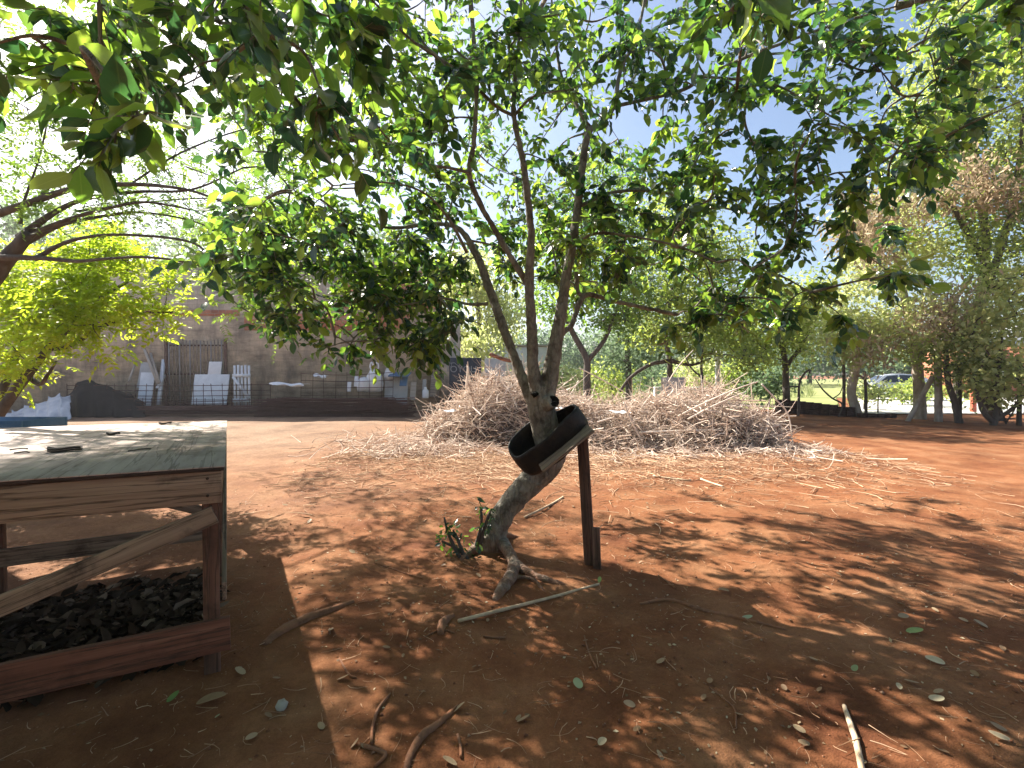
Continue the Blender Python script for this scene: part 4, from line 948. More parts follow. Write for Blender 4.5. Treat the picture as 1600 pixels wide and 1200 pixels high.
def build_pile():
    mb = MB(); n = 0
    xs = np.linspace(-3, 6.5, 96); ys = np.linspace(9.4, 13.6, 44); X, Y = np.meshgrid(xs, ys)
    H0 = pile_h(X, Y); Z = np.where(H0 > 0.42, (H0 - 0.3) * 0.72, -0.2) + rng.normal(0, 0.04, X.shape); w = len(xs)
    i = np.arange(len(ys) - 1)[:, None] * w; j = np.arange(w - 1)[None]
    F_ = np.stack([i + j, i + j + 1, i + w + j + 1, i + w + j], -1).reshape(-1, 4)
    keep = (H0.reshape(-1)[F_] > 0.42).all(1)
    mb.add(np.stack([X, Y, Z], -1).reshape(-1, 3), F_[keep], 0.0)  # inner mound in the darkest tone, painted shade for gaps between twigs
    while n < 6600:
        x = rng.uniform(-2.9, 6.3); y = rng.uniform(9.3, 13.4); h = float(pile_h(np.array(x), np.array(y)))
        if h < 0.06: continue
        z = h * (1 - 0.9 * rng.random() ** 1.6)
        d = unit(np.array([rng.normal(), rng.normal(), rng.normal(0, 0.38)])); L = rng.uniform(0.25, 1.2) * (0.6 + 0.4 * h)
        big = rng.random()
        r = 0.0045 + 0.011 * big ** 4
        twig(mb, np.array([x, y, z]), d, L, r, rng.normal(0, 0.8, 3), 4 if big > .6 else 3, 5, np.clip(rng.normal(0.62, 0.30), 0.0, 1), 0.3); n += 1
    # stray ends that stick out of the top and the front
    for _ in range(420):
        x = rng.uniform(-2.2, 6.0); y = rng.uniform(10.2, 12.4); h = float(pile_h(np.array(x), np.array(y)))
        if h < 0.3: continue
        d = unit(np.array([rng.normal(), rng.normal(0, 0.6), abs(rng.normal(0.35, 0.5))])); twig(mb, np.array([x, y, h + 0.05]), d, rng.uniform(0.4, 1.2), rng.uniform(0.005, 0.013), rng.normal(0, 0.6, 3), 4, 6, rng.uniform(0.4, 1), 0.5)
    for _ in range(900):
        x = rng.uniform(-2.6, 6.2); y = 9.9 - abs(rng.normal(0, 0.7)); d = unit(np.array([rng.normal(), rng.normal(), rng.normal(0, 0.12)]))
        twig(mb, np.array([x, y, 0.03 + 0.08 * rng.random()]), d, rng.uniform(0.15, 0.75), rng.uniform(0.003, 0.009), rng.normal(0, 0.6, 3), 3, 5, rng.uniform(0.2, 1), 0.3)
    for _ in range(420):
        x = rng.normal(-2.2, 0.8); y = rng.uniform(8.6, 11.8); d = unit(np.array([rng.normal(), rng.normal(), rng.normal(0, 0.15)]))
        twig(mb, np.array([x, y, 0.05 + 0.1 * rng.random()]), d, rng.uniform(0.2, 0.8), rng.uniform(0.003, 0.009), rng.normal(0, 0.6, 3), 3, 5, rng.uniform(0.2, 1), 0.3)
    nl = 2600; x = rng.uniform(-2.6, 6.0, nl); y = rng.uniform(9.6, 12.8, nl); h = pile_h(x, y); kk = h > 0.1
    P = np.stack([x, y, h * rng.uniform(0.2, 1.0, nl) ** 0.5], 1)[kk]
    add_leaves(mb, P, rng.normal(0, 1, P.shape), rng.normal(0, 1, P.shape), rng.uniform(0.04, 0.10, len(P)), 0.5, rng.uniform(0.1, 0.7, len(P)), 4)
    tag(link('brush_pile', mb, M['brush']), 'long heap of dry tan branches and twigs in the middle of the yard', 'brush pile', kind='stuff')
build_pile()
def branch(label, P, R, name='dry_branch', mat='brush', tone=0.95, group='loose branches on the brush pile'):
    mb = MB(); P, R = curve(P, 7, R); mb.tube(P, R, 7, tone=tone, wob=0.04)
    return solo(name, mb, M[mat], label, 'branch', group=group)
branch('pale hooked branch standing out of the pile top', A_([(1030, 628), (1045, 618), (1053, 608), (1048, 597), (1046, 594), (1062, 570), (1083, 547)], 10.6), [0.018, 0.02, 0.022, 0.02, 0.014, 0.011, 0.006])
branch('long straight pale branch lying along the front of the pile', A_([(1000, 676), (1060, 673), (1130, 672)], 9.7), [0.02, 0.018, 0.01])
branch('long pale branch slanting up to the highest heap of the pile', A_([(1060, 650), (1100, 630), (1150, 608), (1185, 596)], 9.9), [0.02, 0.018, 0.015, 0.01])
branch('second pale branch slanting just under the longest one', A_([(1075, 655), (1115, 634), (1165, 612)], 9.8), [0.018, 0.015, 0.01])
branch('bowed branch falling down the end of the heap', A_([(1190, 600), (1210, 622), (1232, 650), (1240, 705)], 9.9), [0.016, 0.016, 0.014, 0.008])
branch('thick stub of branch upright near the navy signboard', A_([(728, 608), (730, 590), (731, 572)], 11.0), [0.022, 0.022, 0.018])
branch('thin pale shoot leaning over the left heap', A_([(768, 618), (752, 640), (735, 662)], 10.4), [0.014, 0.013, 0.008])
branch('reddish broken plank end lifted behind the pile', A_([(765, 553), (790, 562), (815, 566)], 12.3), [0.05, 0.05, 0.045], 'broken_plank', 'redrail', 0.3)
branch('curved twig arching over the low middle of the pile', A_([(905, 575), (935, 590), (975, 612)], 11.0), [0.012, 0.014, 0.012])
branch('forked pale branch at the foot of the heap', A_([(975, 628), (985, 655), (1003, 690)], 9.6), [0.014, 0.018, 0.014])
def rag(name, label, px, py, Y, s, mat, cat, flat=0.35, group=None):
    mb = MB(); n = 12; u = np.linspace(-1, 1, n); U, V = np.meshgrid(u, u)
    Z = flat * (0.4 * np.sin(3 * U + 1.3 * V + px) + 0.4 * np.cos(4 * V - U) + 0.25 * np.sin(7 * U * V + 2)) * (1 - 0.3 * (U * U + V * V))
    k = 1 + 0.2 * np.sin(5 * np.arctan2(V, U) + px)
    P = np.stack([U * s * k, V * s * 0.6 * k, (Z + flat) * s], -1).reshape(-1, 3) + at(px, py, Y)
    i = np.arange(n - 1)[:, None] * n; j = np.arange(n - 1)[None]
    mb.add(P, np.stack([i + j, i + j + 1, i + n + j + 1, i + n + j], -1).reshape(-1, 4))
    o = solo(name, mb, M[mat], label, cat, group=group)
    m = o.modifiers.new('thick', 'SOLIDIFY'); m.thickness = 0.004
    return o
rag('plastic_bag', 'white plastic bag caught in the front of the brush pile', 966, 648, 9.9, 0.16, 'white', 'bag')
rag('plastic_scrap', 'scrap of white plastic low in the left heap of brush', 703, 645, 10.2, 0.12, 'white', 'scrap')
rag('plastic_scrap', 'white scrap tucked behind the tyre in the brush', 872, 640, 10.3, 0.10, 'white', 'scrap')
rag('paper_scrap', 'small white scrap on the soil beyond the end of the brush pile', 1270, 716, 8.6, 0.07, 'white', 'scrap', 0.2)

# ================================================================== JUNK ALONG THE WALL
def leaning(name, label, cat, px0, px1, py0, py1, Y, mat, tilt=0.25, th=0.04, group=None):
    """flat panel leaning back on the wall, seen between px0..px1 and py0 (top)..py1 (bottom)"""
    a = at(px0, py1, Y); e = at(px1, py1, Y); t = at(px0, py0, Y); w = e[0] - a[0]; h = t[2] - a[2]; c = np.array([(a[0] + e[0]) / 2, Y + tilt / 2, (a[2] + t[2]) / 2])
    an = math.atan2(tilt, h); rot = np.array([[1, 0, 0], [0, math.cos(an), math.sin(an)], [0, -math.sin(an), math.cos(an)]])
    mb = MB(); mb.box(c, (w, th, math.hypot(h, tilt)), rot)
    return solo(name, mb, M[mat], label, cat, smooth=False, bevel=0.008, group=group)
def build_grille():
    Y = 19.75; z0, z1 = 0.1, wz(530, Y); x0, x1 = wx(260, Y), wx(353, Y)
    r = thing('iron_gate', 'tall rusty barred gate leaning against the wall behind the white panel', 'gate', ((x0 + x1) / 2, Y, 0))
    for x in (x0, x1):
        mb = MB(); mb.box((x, Y, (z0 + z1) / 2), (0.11, 0.08, z1 - z0)); link('post', mb, M['redwood'], r, False, bevel=0.01)
    mb = MB()
    for z in (z0 + 0.2, (z0 + z1) / 2, z1 - 0.25): mb.box(((x0 + x1) / 2, Y, z), (x1 - x0 - 0.1, 0.04, 0.06))
    link('rail', mb, M['rust'], r, False)
    for i in range(16):
        x = x0 + (x1 - x0) * (i + 1) / 17; mb = MB(); mb.box((x, Y - 0.035, (z0 + z1) / 2 + rng.uniform(-0.05, 0.05)), (0.04, 0.025, z1 - z0 - 0.1)); link('bar', mb, M['oldwood' if i % 3 else 'wire'], r, False)
build_grille()
leaning('metal_panel', 'big white panel standing in front of the rusty barred gate', 'panel', 299, 354, 585, 632, 19.2, 'white')
leaning('metal_panel', 'small white panel standing on top of the big white one', 'panel', 325, 345, 565, 585, 19.5, 'white', 0.1)
leaning('grey_board', 'grey board with a white lower half leaning beside the black heap', 'board', 214, 234, 566, 606, 19.45, 'grey')
leaning('white_board', 'white board standing in front of the grey board', 'board', 214, 236, 582, 634, 19.1, 'white')
def pole(label, a, b, r, mat='white', name='white_batten', Y0=19.0, Y1=19.8, cat='batten', group='battens leaning on the wall'):
    mb = MB(); p, q = at(*a, Y0), at(*b, Y1); mb.plank(p, q, r * 2, r * 1.4, (1, 0, 0.1)); return solo(name, mb, M[mat], label, cat, smooth=False, group=group)
pole('longest pale batten leaning left on the wall', (247, 600), (225, 544), 0.045, 'plank')
pole('shorter pale batten next to the longest one', (249, 598), (235, 552), 0.045, 'plank')
pole('white batten leaning towards the rusty gate', (248, 632), (256, 562), 0.06)
pole('bent white batten tucked behind its neighbour near the gate', (246, 606), (258, 585), 0.05)
pole('thin batten leaning the other way beside the grey board', (201, 596), (212, 567), 0.03, 'plank')
def build_picket():
    Y = 19.3; x0, x1, z0, z1 = wx(364, Y), wx(392, Y), 0.12, wz(571, Y)
    r = thing('picket_gate', 'small white picket gate leaning on the wall', 'gate', ((x0 + x1) / 2, Y, 0))
    for i in range(5):
        x = x0 + (x1 - x0) * (i + 0.5) / 5; mb = MB(); mb.box((x, Y, (z0 + z1) / 2 + (0.02 if i % 2 else 0)), (0.085, 0.025, z1 - z0)); link('picket', mb, M['white'], r, False)
    for z in (z0 + 0.35, z1 - 0.4):
        mb = MB(); mb.box(((x0 + x1) / 2, Y - 0.03, z), (x1 - x0, 0.03, 0.13)); link('rail', mb, M['white'], r, False)
    mb = MB(); mb.plank((x0 + .03, Y - 0.06, z1 - 0.45), (x1 - .03, Y - 0.06, z0 + 0.4), 0.1, 0.028, (0, 0, 1)); link('brace', mb, M['white'], r, False)
build_picket()
def build_tarp(name, label, pts, mat, Y, depth, hs):
    """crumpled sheet over a heap: pts are (px, z) along the crest"""
    mb = MB(); n = 26; m = 14
    xs = np.linspace(pts[0][0], pts[-1][0], n); zs = np.interp(xs, [p[0] for p in pts], [p[1] for p in pts])
    V = []
    for i in range(n):
        for j in range(m):
            t = j / (m - 1); y = Y - depth * (1 - t) ** 1.0; prof = math.sin(math.pi * (0.5 * t ** 0.8)) if t < 1 else 1
            V.append((wx(xs[i], y) + rng.normal(0, 0.02), y + 0.1 * math.sin(i * 1.3), max(0.01, zs[i] * prof + rng.normal(0, hs) * (0.3 + t))))
    i = np.arange(n - 1)[:, None] * m; j = np.arange(m - 1)[None]
    mb.add(V, np.stack([i + j, i + m + j, i + m + j + 1, i + j + 1], -1).reshape(-1, 4))
    o = solo(name, mb, M[mat], label, 'tarpaulin'); s = o.modifiers.new('thick', 'SOLIDIFY'); s.thickness = 0.012; o.modifiers.new('sub', 'SUBSURF').render_levels = 1
build_tarp('black_tarpaulin', 'black sheet thrown over a heap at the foot of the wall', [(75, 0.25), (105, 0.7), (122, 1.18), (134, 1.32), (150, 1.18), (180, 0.98), (212, 0.62), (224, 0.42)], 'black', 18.6, 1.8, 0.03)
build_tarp('pale_tarpaulin', 'pale bluish sheet lying beside the black heap', [(8, 0.06), (35, 0.3), (62, 0.48), (90, 0.78), (106, 0.7)], 'tarp', 17.2, 1.3, 0.06)
def rebar_panel(label, px0, px1, Y, z0, z1, rows, tilt=0.15, nv=22, r=0.008):
    mb = MB(); x0, x1 = wx(px0, Y), wx(px1, Y)
    for i in range(rows):
        z = z0 + (z1 - z0) * i / (rows - 1); a = rng.normal(0, 0.02, 3)
        P = curve([(x0, Y, z + a[0]), ((x0 + x1) / 2, Y + tilt * .5 + 0.04, z - 0.04 + a[1]), (x1, Y + tilt, z + a[2])], 6); mb.tube(P, r, 4, cap=False)
    for i in range(nv):
        t = i / (nv - 1); x = x0 + (x1 - x0) * t; y = Y + tilt * t - 0.012; mb.tube([(x, y, z0 - 0.05), (x + rng.normal(0, 0.03), y, z1 + 0.04)], r * 0.8, 4, cap=False)
    solo('rebar_mesh', mb, M['rust'], label, 'rebar mesh', group='rusty steel mesh along the wall')
rebar_panel('long rusty steel mesh standing before the white panel', 105, 420, 18.0, 0.35, 1.12, 5, r=0.013)
rebar_panel('dense rusty steel mesh sheet lowest by the black heap', 180, 470, 17.7, 0.12, 0.6, 6, r=0.011)
rebar_panel('rusty steel mesh standing before the white sacks', 470, 612, 17.9, 0.45, 1.55, 5, nv=9, r=0.011)
def build_rods():
    mb = MB()
    for i in range(150):
        z = 0.04 + 0.62 * rng.random() ** 1.3; y = 17.0 + rng.uniform(0, 0.9); a = wx(rng.uniform(395, 450), y); e = wx(rng.uniform(600, 652), y)
        P = curve([(a, y, max(0.03, z + rng.normal(0, 0.06))), ((a + e) / 2, y + rng.normal(0, 0.1), max(0.03, z - 0.03)), (e, y + rng.normal(0, .1), max(0.03, z + rng.normal(0, 0.06)))], 4); mb.tube(P, 0.013, 4, cap=False)
    for i in range(40):
        y = 17.1 + rng.uniform(0, 0.6); z = 0.05 + 0.3 * rng.random(); a = wx(rng.uniform(100, 200), y); e = wx(rng.uniform(380, 460), y); mb.tube([(a, y, z), ((a + e) / 2, y + .05, z), (e, y, z + .02)], 0.012, 4, cap=False)
    solo('rebar_bundle', mb, M['rust'], 'long heap of rusty steel rods lying along the wall', 'steel rods')
build_rods()
rag('plastic_sheet', 'crumpled white sheet on the rusty rods', 450, 606, 17.6, 0.55, 'white', 'plastic sheet', 0.22)
rag('plastic_bundle', 'small white bundle above the rusty rods', 500, 593, 18.6, 0.22, 'white', 'bundle', 0.6)
def sack(label, px, py0, py1, w, Y, mat='white', ears=True):
    a, t = at(px, py1, Y), at(px, py0, Y); h = t[2] - a[2]; w = w * Y / F
    r = thing('sack', label, 'sack', a, 'white sacks by the wall'); mb = MB()
    prof = [(0.02, 0), (0.46 * w, 0.02 * h), (0.5 * w, 0.3 * h), (0.46 * w, 0.6 * h), (0.3 * w, 0.78 * h), (0.2 * w, 0.84 * h), (0.02, 0.86 * h)]
    mb.lathe(prof, 16, a); mb.v[-1] = mb.v[-1] + rng.normal(0, 0.018, mb.v[-1].shape); link('body', mb, M[mat], r)
    if ears:
        for s in (-1, 1):
            mb = MB(); c = a + np.array([s * 0.13 * w, 0, 0.8 * h]); mb.tube(curve([c, c + np.array([s * 0.08, 0, 0.16]), c + np.array([s * 0.03, 0.02, 0.34]), c + np.array([-s * 0.05, 0, 0.22])], 4), 0.03, 6); link('handle', mb, M[mat], r)
sack('big white sack with its loops standing up', 585, 572, 612, 26, 18.6)
sack('white sack beside the big one with loops', 568, 586, 612, 20, 18.4, ears=False)
sack('small white sack on the grey sheet', 608, 572, 592, 12, 18.9, ears=False)
leaning('grey_board', 'wide pale grey board among the sacks', 'board', 600, 636, 588, 632, 18.8, 'grey')
leaning('blue_board', 'small blue board leaning on the wide grey one', 'board', 624, 635, 588, 603, 18.6, 'blue')
leaning('tin_sheet', 'dark bluish sheet lying over the sacks', 'sheet', 606, 638, 582, 588, 18.5, 'blue', 0.6)
leaning('wood_board', 'short pale board standing alone by the wall', 'board', 640, 649, 597, 625, 18.8, 'plank')
leaning('wood_board', 'thin grey board beside the white bottle', 'board', 659, 665, 593, 622, 19.1, 'concrete')
leaning('wood_board', 'tall brown board leaning next to the signboard', 'board', 671, 681, 583, 620, 19.2, 'oldwood', 0.5)
leaning('wood_board', 'brown board just behind the tall one', 'board', 677, 685, 585, 622, 19.5, 'oldwood', 0.3)
mb = MB(); p = at(665, 622, 18.6); mb.lathe([(0.02, 0), (0.11, 0), (0.12, 0.05), (0.12, 0.28), (0.05, 0.36), (0.05, 0.42), (0.001, 0.42)], 14, p); solo('white_jug', mb, M['white'], 'white plastic jug standing between the boards', 'jug')
for lab, px, py, s in (('white broken plate piece leaning on the dark crate', 545, 604, 0.11), ('white broken piece beside the big sack', 556, 596, 0.12)):
    leaning('broken_tile', lab, 'tile', px - 3, px + 3, py - 8, py + 8, 18.4, 'white', 0.1, group='broken white pieces by the sacks')
def build_sign():
    Y = 19.3; x0, x1 = wx(702, Y), wx(752, Y); z0, z1 = 0.2, wz(559, Y)
    r = thing('signboard', 'navy signboard with pale lettering leaning at the end of the wall', 'sign', ((x0 + x1) / 2, Y, 0))
    mb = MB(); mb.box(((x0 + x1) / 2, Y, (z0 + z1) / 2), (x1 - x0, 0.05, z1 - z0)); link('board', mb, M['signboard'], r, False, bevel=0.01)
    mb = MB(); mb.box((x0 - 0.06, Y, wz(570, Y)), (0.07, 0.06, 0.55)); link('edge_strip', mb, M['grey'], r, False)
    mb = MB(); P = curve([(x0 + 0.06, Y - 0.03, wz(568, Y)), (x0 + 0.2, Y - 0.03, wz(567, Y)), (x0 + 0.3, Y - 0.03, wz(570, Y)), (x0 + 0.42, Y - 0.03, wz(572, Y))], 6); mb.tube(P, np.linspace(0.018, 0.008, len(P)), 5)
    P = curve([(x0 + 0.05, Y - 0.03, wz(574, Y)), (x0 + 0.10, Y - 0.03, wz(570, Y)), (x0 + 0.07, Y - 0.03, wz(567, Y))], 5); mb.tube(P, 0.012, 5); link('flourish', mb, M['letter'], r)
    fc = bpy.data.curves.new('lettering', 'FONT'); fc.body = 'OYOU'; fc.size = 0.36; fc.extrude = 0.004
    tmp = bpy.data.objects.new('text', fc); COL.objects.link(tmp); bpy.context.view_layer.update()
    me = bpy.data.meshes.new_from_object(tmp.evaluated_get(bpy.context.evaluated_depsgraph_get())); bpy.data.objects.remove(tmp)
    fo = bpy.data.objects.new('lettering', me); COL.objects.link(fo); fo.parent = r; me.materials.clear(); me.materials.append(M['letter'])
    fo.location = (x0 + 0.03 - (x0 + x1) / 2, -0.032, wz(581.5, Y)); fo.rotation_euler = (math.pi / 2, 0, 0)
build_sign()
leaning('tin_sheet', 'grey panel with a ragged top standing behind the brush beside the signboard', 'sheet', 757, 790, 560, 620, 19.0, 'tin', 0.2)

# ================================================================== TYRE, BOARD AND POST
def frame_from(axis, xdir):
    z = unit(axis); x = np.array(xdir, float); x = unit(x - z * (x @ z)); return np.stack([x, np.cross(z, x), z], 1)
def build_tyre():
    c = at(858, 684, 3.93)
    rot = frame_from((-0.56, -0.30, 0.77), (0.81, 0, 0.58))
    r = thing('tyre_trough', 'half of a worn black tyre tilted round the tree trunk as a trough', 'tyre', c)
    mb = MB(); R = 0.305
    prof = [(0.155, -0.105), (0.20, -0.118), (0.255, -0.115), (0.29, -0.095), (R, -0.06), (R + 0.004, 0.0), (R, 0.06), (R - 0.008, 0.082), (R - 0.022, 0.082), (R - 0.02, 0.05), (R - 0.018, -0.05), (0.27, -0.085), (0.25, -0.098), (0.20, -0.102), (0.158, -0.092), (0.155, -0.105)]
    mb.lathe(prof, 56, c, rot)
    v = mb.v[-1]; a = np.arctan2(*(((v - c) @ rot)[:, [1, 0]].T)); loc = (v - c) @ rot
    loc[:, 0] *= 1.10; loc[:, 1] *= 0.80; loc[:, 1] = np.where(loc[:, 1] < 0, -0.19 * np.tanh(-loc[:, 1] / 0.19), loc[:, 1]); loc[:, 2] = loc[:, 2] * 1.2 + 0.008 * np.sin(5 * a) - 0.75 * loc[:, 0] * loc[:, 1]
    mb.v[-1] = c + loc @ rot.T
    link('carcass', mb, M['rubber'], r)
    # supporting board under the tyre
    n = unit(np.array([-0.60, -0.14, 0.79]))
    a = at(845, 734, 3.63); b = at(926, 670, 3.63)
    mb = MB(); mid = (a + b) / 2 + np.array([0, 0.17, 0.0]); d = unit(b - a); yv = unit(np.cross(n, d)); nn = np.cross(d, yv)
    mb.box(mid, (np.linalg.norm(b - a), 0.32, 0.022), np.stack([d, yv, nn], 1))
    solo('tyre_board', mb, M['oldwood'], 'thin plank wedged under the tyre, resting on the post', 'plank', smooth=False, bevel=0.003)
    # post
    g = gnd(925, 882); t = at(911, 686, 3.86)
    r = thing('support_post', 'reddish wooden post propping up the tyre board', 'post', g)
    mb = MB(); mb.plank(g + np.array([-0.01, 0, -0.1]), t + np.array([0.0, 0.03, 0]), 0.085, 0.05, (1, -0.3, 0)); link('post', mb, M['redwood'], r, False, bevel=0.004)
    q = gnd(930, 884) + np.array([0.01, -0.05, 0]); mb = MB(); mb.plank(q - np.array([0, 0, 0.1]), q + np.array([-0.015, 0, 0.32]), 0.06, 0.035, (1, -0.3, 0)); link('stake', mb, M['redwood'], r, False, bevel=0.004)
build_tyre()

# ================================================================== WORK TABLE
TZ = 1.05
def build_table():
    k = (EYE - TZ)
    def top(px, py):
        q = ray(px, py); s = -k / q[2]; return np.array([q[0] * s, q[1] * s, 0.0])
    A = top(346, 727); B = top(352, 657); C = top(0, 750)
    u = unit(B - A); v = unit(C - A); LU = np.linalg.norm(B - A); LV = 2.3
    r = thing('work_table', 'rough timber work table with a worn grey top and crossed braces', 'table', (*(A + u * 1 + v * 1)[:2], 0))
    P = lambda a, b, z: A + u * a + v * b + np.array([0, 0, z])
    def slab(a0, a1, b0, b1, z0, z1):
        V = [P(a0, b0, z0), P(a1, b0, z0), P(a1, b1, z0), P(a0, b1, z0), P(a0, b0, z1), P(a1, b0, z1), P(a1, b1, z1), P(a0, b1, z1)]
        return V, [[0, 1, 2, 3], [7, 6, 5, 4], [0, 4, 5, 1], [1, 5, 6, 2], [2, 6, 7, 3], [3, 7, 4, 0]], None, ([(a, b, z) for z in (z0, z1) for a, b in ((a0, b0), (a1, b0), (a1, b1), (a0, b1))] if a1 - a0 > 0.5 else [(z, a, b) for z in (z0, z1) for a, b in ((a0, b0), (a1, b0), (a1, b1), (a0, b1))])
    nz = np.array([0, 0, 1.0])
    mb = MB(); mb.add(*slab(-0.02, LU, -0.015, LV, TZ - 0.006, TZ)); link('tabletop', mb, M['ply'], r, False)
    mb = MB(); mb.add(*slab(-0.016, LU - 0.004, -0.011, LV - 0.004, TZ - 0.024, TZ - 0.0065)); link('underboard', mb, M['plyedge'], r, False)
    def board(name, a, b, w, t, mat, up=(0, 0, 1), side=None):
        mb = MB(); mb.plank(a, b, w, t, up); return link(name, mb, M[mat], r, False, bevel=0.003)
    z = TZ - 0.025 - 0.08
    board('front_apron', P(0.012, 0.0, z), P(0.012, LV, z - 0.01), 0.16, 0.03, 'oldwood')
    board('side_apron', P(0.03, 0.012, z + 0.01), P(LU - 0.03, 0.012, z + 0.01), 0.13, 0.025, 'oldwood')
    board('back_apron', P(LU - 0.03, 0.03, z), P(LU - 0.03, LV, z), 0.14, 0.03, 'oldwood')
    for a, b in ((0.055, 0.05), (1.46, 0.06), (LU - 0.08, 0.06), (1.46, 1.28), (0.07, LV - 0.08), (LU - 0.08, LV - 0.1)):
        mb = MB(); g = P(a, b, 0); zz = float(gz(g[0], g[1])); mb.add(*slab(a - 0.032, a + 0.032, b - 0.036, b + 0.036, zz - 0.05, TZ - 0.026)); link('leg', mb, M['redwood'], r, False, bevel=0.004)
    board('lower_rail', P(0.02, -0.03, 0.20), P(-0.04, LV, 0.14), 0.165, 0.032, 'redrail')
    board('middle_rail', P(1.41, 0.08, 0.34), P(1.41, LV, 0.30), 0.115, 0.028, 'oldwood')
    board('front_brace', P(0.018, 0.03, TZ - 0.245), P(0.0, 1.75, 0.16), 0.09, 0.026, 'oldwood')
    board('middle_brace', P(1.44, 0.10, TZ - 0.40), P(1.44, 0.95, TZ - 0.12), 0.10, 0.024, 'oldwood')
    board('side_brace', P(0.05, -0.005, 0.40), P(LU - 0.3, 0.0, TZ - 0.14), 0.10, 0.022, 'oldwood')
    board('back_brace', P(LU - 0.06, 0.2, 0.2), P(LU - 0.06, 1.8, TZ - 0.2), 0.09, 0.024, 'oldwood')
    for (a, b, zz) in ((-0.006, 0.06, z + 0.045), (-0.006, 0.06, z - 0.04), (-0.006, LV * .62, z + 0.03)):
        mb = MB(); p = P(a, b, zz); mb.lathe([(0.007, -0.004), (0.006, 0.004), (0.001, 0.005)], 8, p, frame_from(-u, (0, 0, 1))); link('nail', mb, M['plyedge'], r)
    return P, u, v
TP, TU, TV = build_table()
def topped(px, py):
    q = ray(px, py); s = -(EYE - TZ) / q[2]; return np.array([q[0] * s, q[1] * s, TZ])
def flake(name, label, cat, p, L, W, th, ang, mat, curl=0.02):
    mb = MB(); n = 9; m = 5; V = []
    ca, sa = math.cos(ang), math.sin(ang)
    for s in (1, 0):
        for i in range(n):
            for j in range(m):
                t = i / (n - 1) * 2 - 1; q = j / (m - 1) * 2 - 1; wq = W * (1 - 0.55 * t * t) * (1 + 0.15 * math.sin(9 * t + 2))
                x, y = t * L, q * wq + 0.02 * math.sin(3 * t); V.append((p[0] + ca * x - sa * y, p[1] + sa * x + ca * y, p[2] + s * th + 0.001 + curl * (q * q + 0.6 * t * t + 0.2 * math.sin(4 * t))))
    i = np.arange(n - 1)[:, None] * m; j = np.arange(m - 1)[None]; Q = np.stack([i + j, i + m + j, i + m + j + 1, i + j + 1], -1).reshape(-1, 4)
    mb.add(V, np.concatenate([Q, Q[:, ::-1] + n * m]))
    return solo(name, mb, M[mat], label, cat)
flake('bark_piece', 'curled greenish-brown piece of bark lying on the table top', 'bark', topped(100, 706), 0.085, 0.035, 0.012, 0.25, 'darkbark', 0.012)
flake('dead_leaf', 'small dark leaf near the far edge of the table top', 'leaf', topped(177, 680), 0.04, 0.02, 0.003, 0.5, 'darkbark', 0.012)
flake('dead_leaf', 'brown leaf scrap by the rear of the table top', 'leaf', topped(258, 663), 0.05, 0.025, 0.003, 0.2, 'darkbark', 0.012)
for lab, a, e in (('thin dark twig on the table top beside the bark', (15, 704), (44, 702)), ('short dark twig lying nearer the table edge', (22, 709), (46, 708)), ('thin twig across the middle of the table top', (200, 706), (236, 702))):
    mb = MB(); P = curve([topped(*a) + (0, 0, .005), (topped(*a) + topped(*e)) / 2 + (0.01, 0.01, 0.008), topped(*e) + (0, 0, .004)], 4); mb.tube(P, 0.004, 5); solo('twig', mb, M['darkbark'], lab, 'twig', group='twigs on the table top')
def build_trough():
    c = at(10, 668, 5.6); r = thing('plastic_trough', 'dark blue open trough standing behind the work table', 'trough', (c[0], c[1], 0))
    x0, x1 = c[0] - 1.0, at(54, 660, 5.6)[0]; z1 = at(0, 656, 5.6)[2]; y0, y1 = 5.45, 6.0
    mb = MB()
    for cc, s in ((((x0 + x1) / 2, y0, z1 - .12), (x1 - x0, 0.03, 0.24)), (((x0 + x1) / 2, y1, z1 - .12), (x1 - x0, 0.03, 0.24)), ((x0 + .015, (y0 + y1) / 2, z1 - .12), (0.03, y1 - y0 - .03, 0.24)), ((x1 - .015, (y0 + y1) / 2, z1 - .12), (0.03, y1 - y0 - .03, 0.24)), (((x0 + x1) / 2, (y0 + y1) / 2, z1 - .235), (x1 - x0 - .06, y1 - y0 - .03, 0.02))): mb.box(cc, s)
    link('basin', mb, M['blue'], r, False)
    for x in (x0 + .1, x1 - .1):
        for y in (y0 + .06, y1 - .06):
            mb = MB(); mb.box((x, y, (z1 - .25) / 2 - .02), (0.06, 0.06, z1 - .21)); link('leg', mb, M['oldwood'], r, False)
build_trough()
# dark leaf heap under the table
def build_leaf_heap():
    mb = MB(); n = 3600
    c0 = TP(0.75, 0.75, 0); a = np.clip(rng.normal(0.85, 0.33, n), 0.18, 1.6); b = rng.uniform(0.06, 1.9, n)
    p = np.array([TP(x, y, 0) for x, y in zip(a, b)]); h = 0.055 * np.exp(-((a - 0.7) / 0.55) ** 2 - ((b - 0.75) / 0.6) ** 2)
    p[:, 2] = gz(p[:, 0], p[:, 1]) + h * rng.uniform(0.6, 1, n) + 0.008
    D = rng.normal(0, 1, (n, 3)) * (1, 1, 0.25); Nn = rng.normal(0, 0.4, (n, 3)) + (0, 0, 1)
    t = rng.random(n); t = np.where(rng.random(n) < 0.10, rng.uniform(0.65, 1, n), t * 0.5)
    add_leaves(mb, p, D, Nn, rng.uniform(0.05, 0.12, n), 0.5, t, 14)
    tag(link('leaf_heap', mb, M['darkleaf']), 'dark heap of rotting leaves under the work table', 'leaf litter', kind='stuff')
build_leaf_heap()

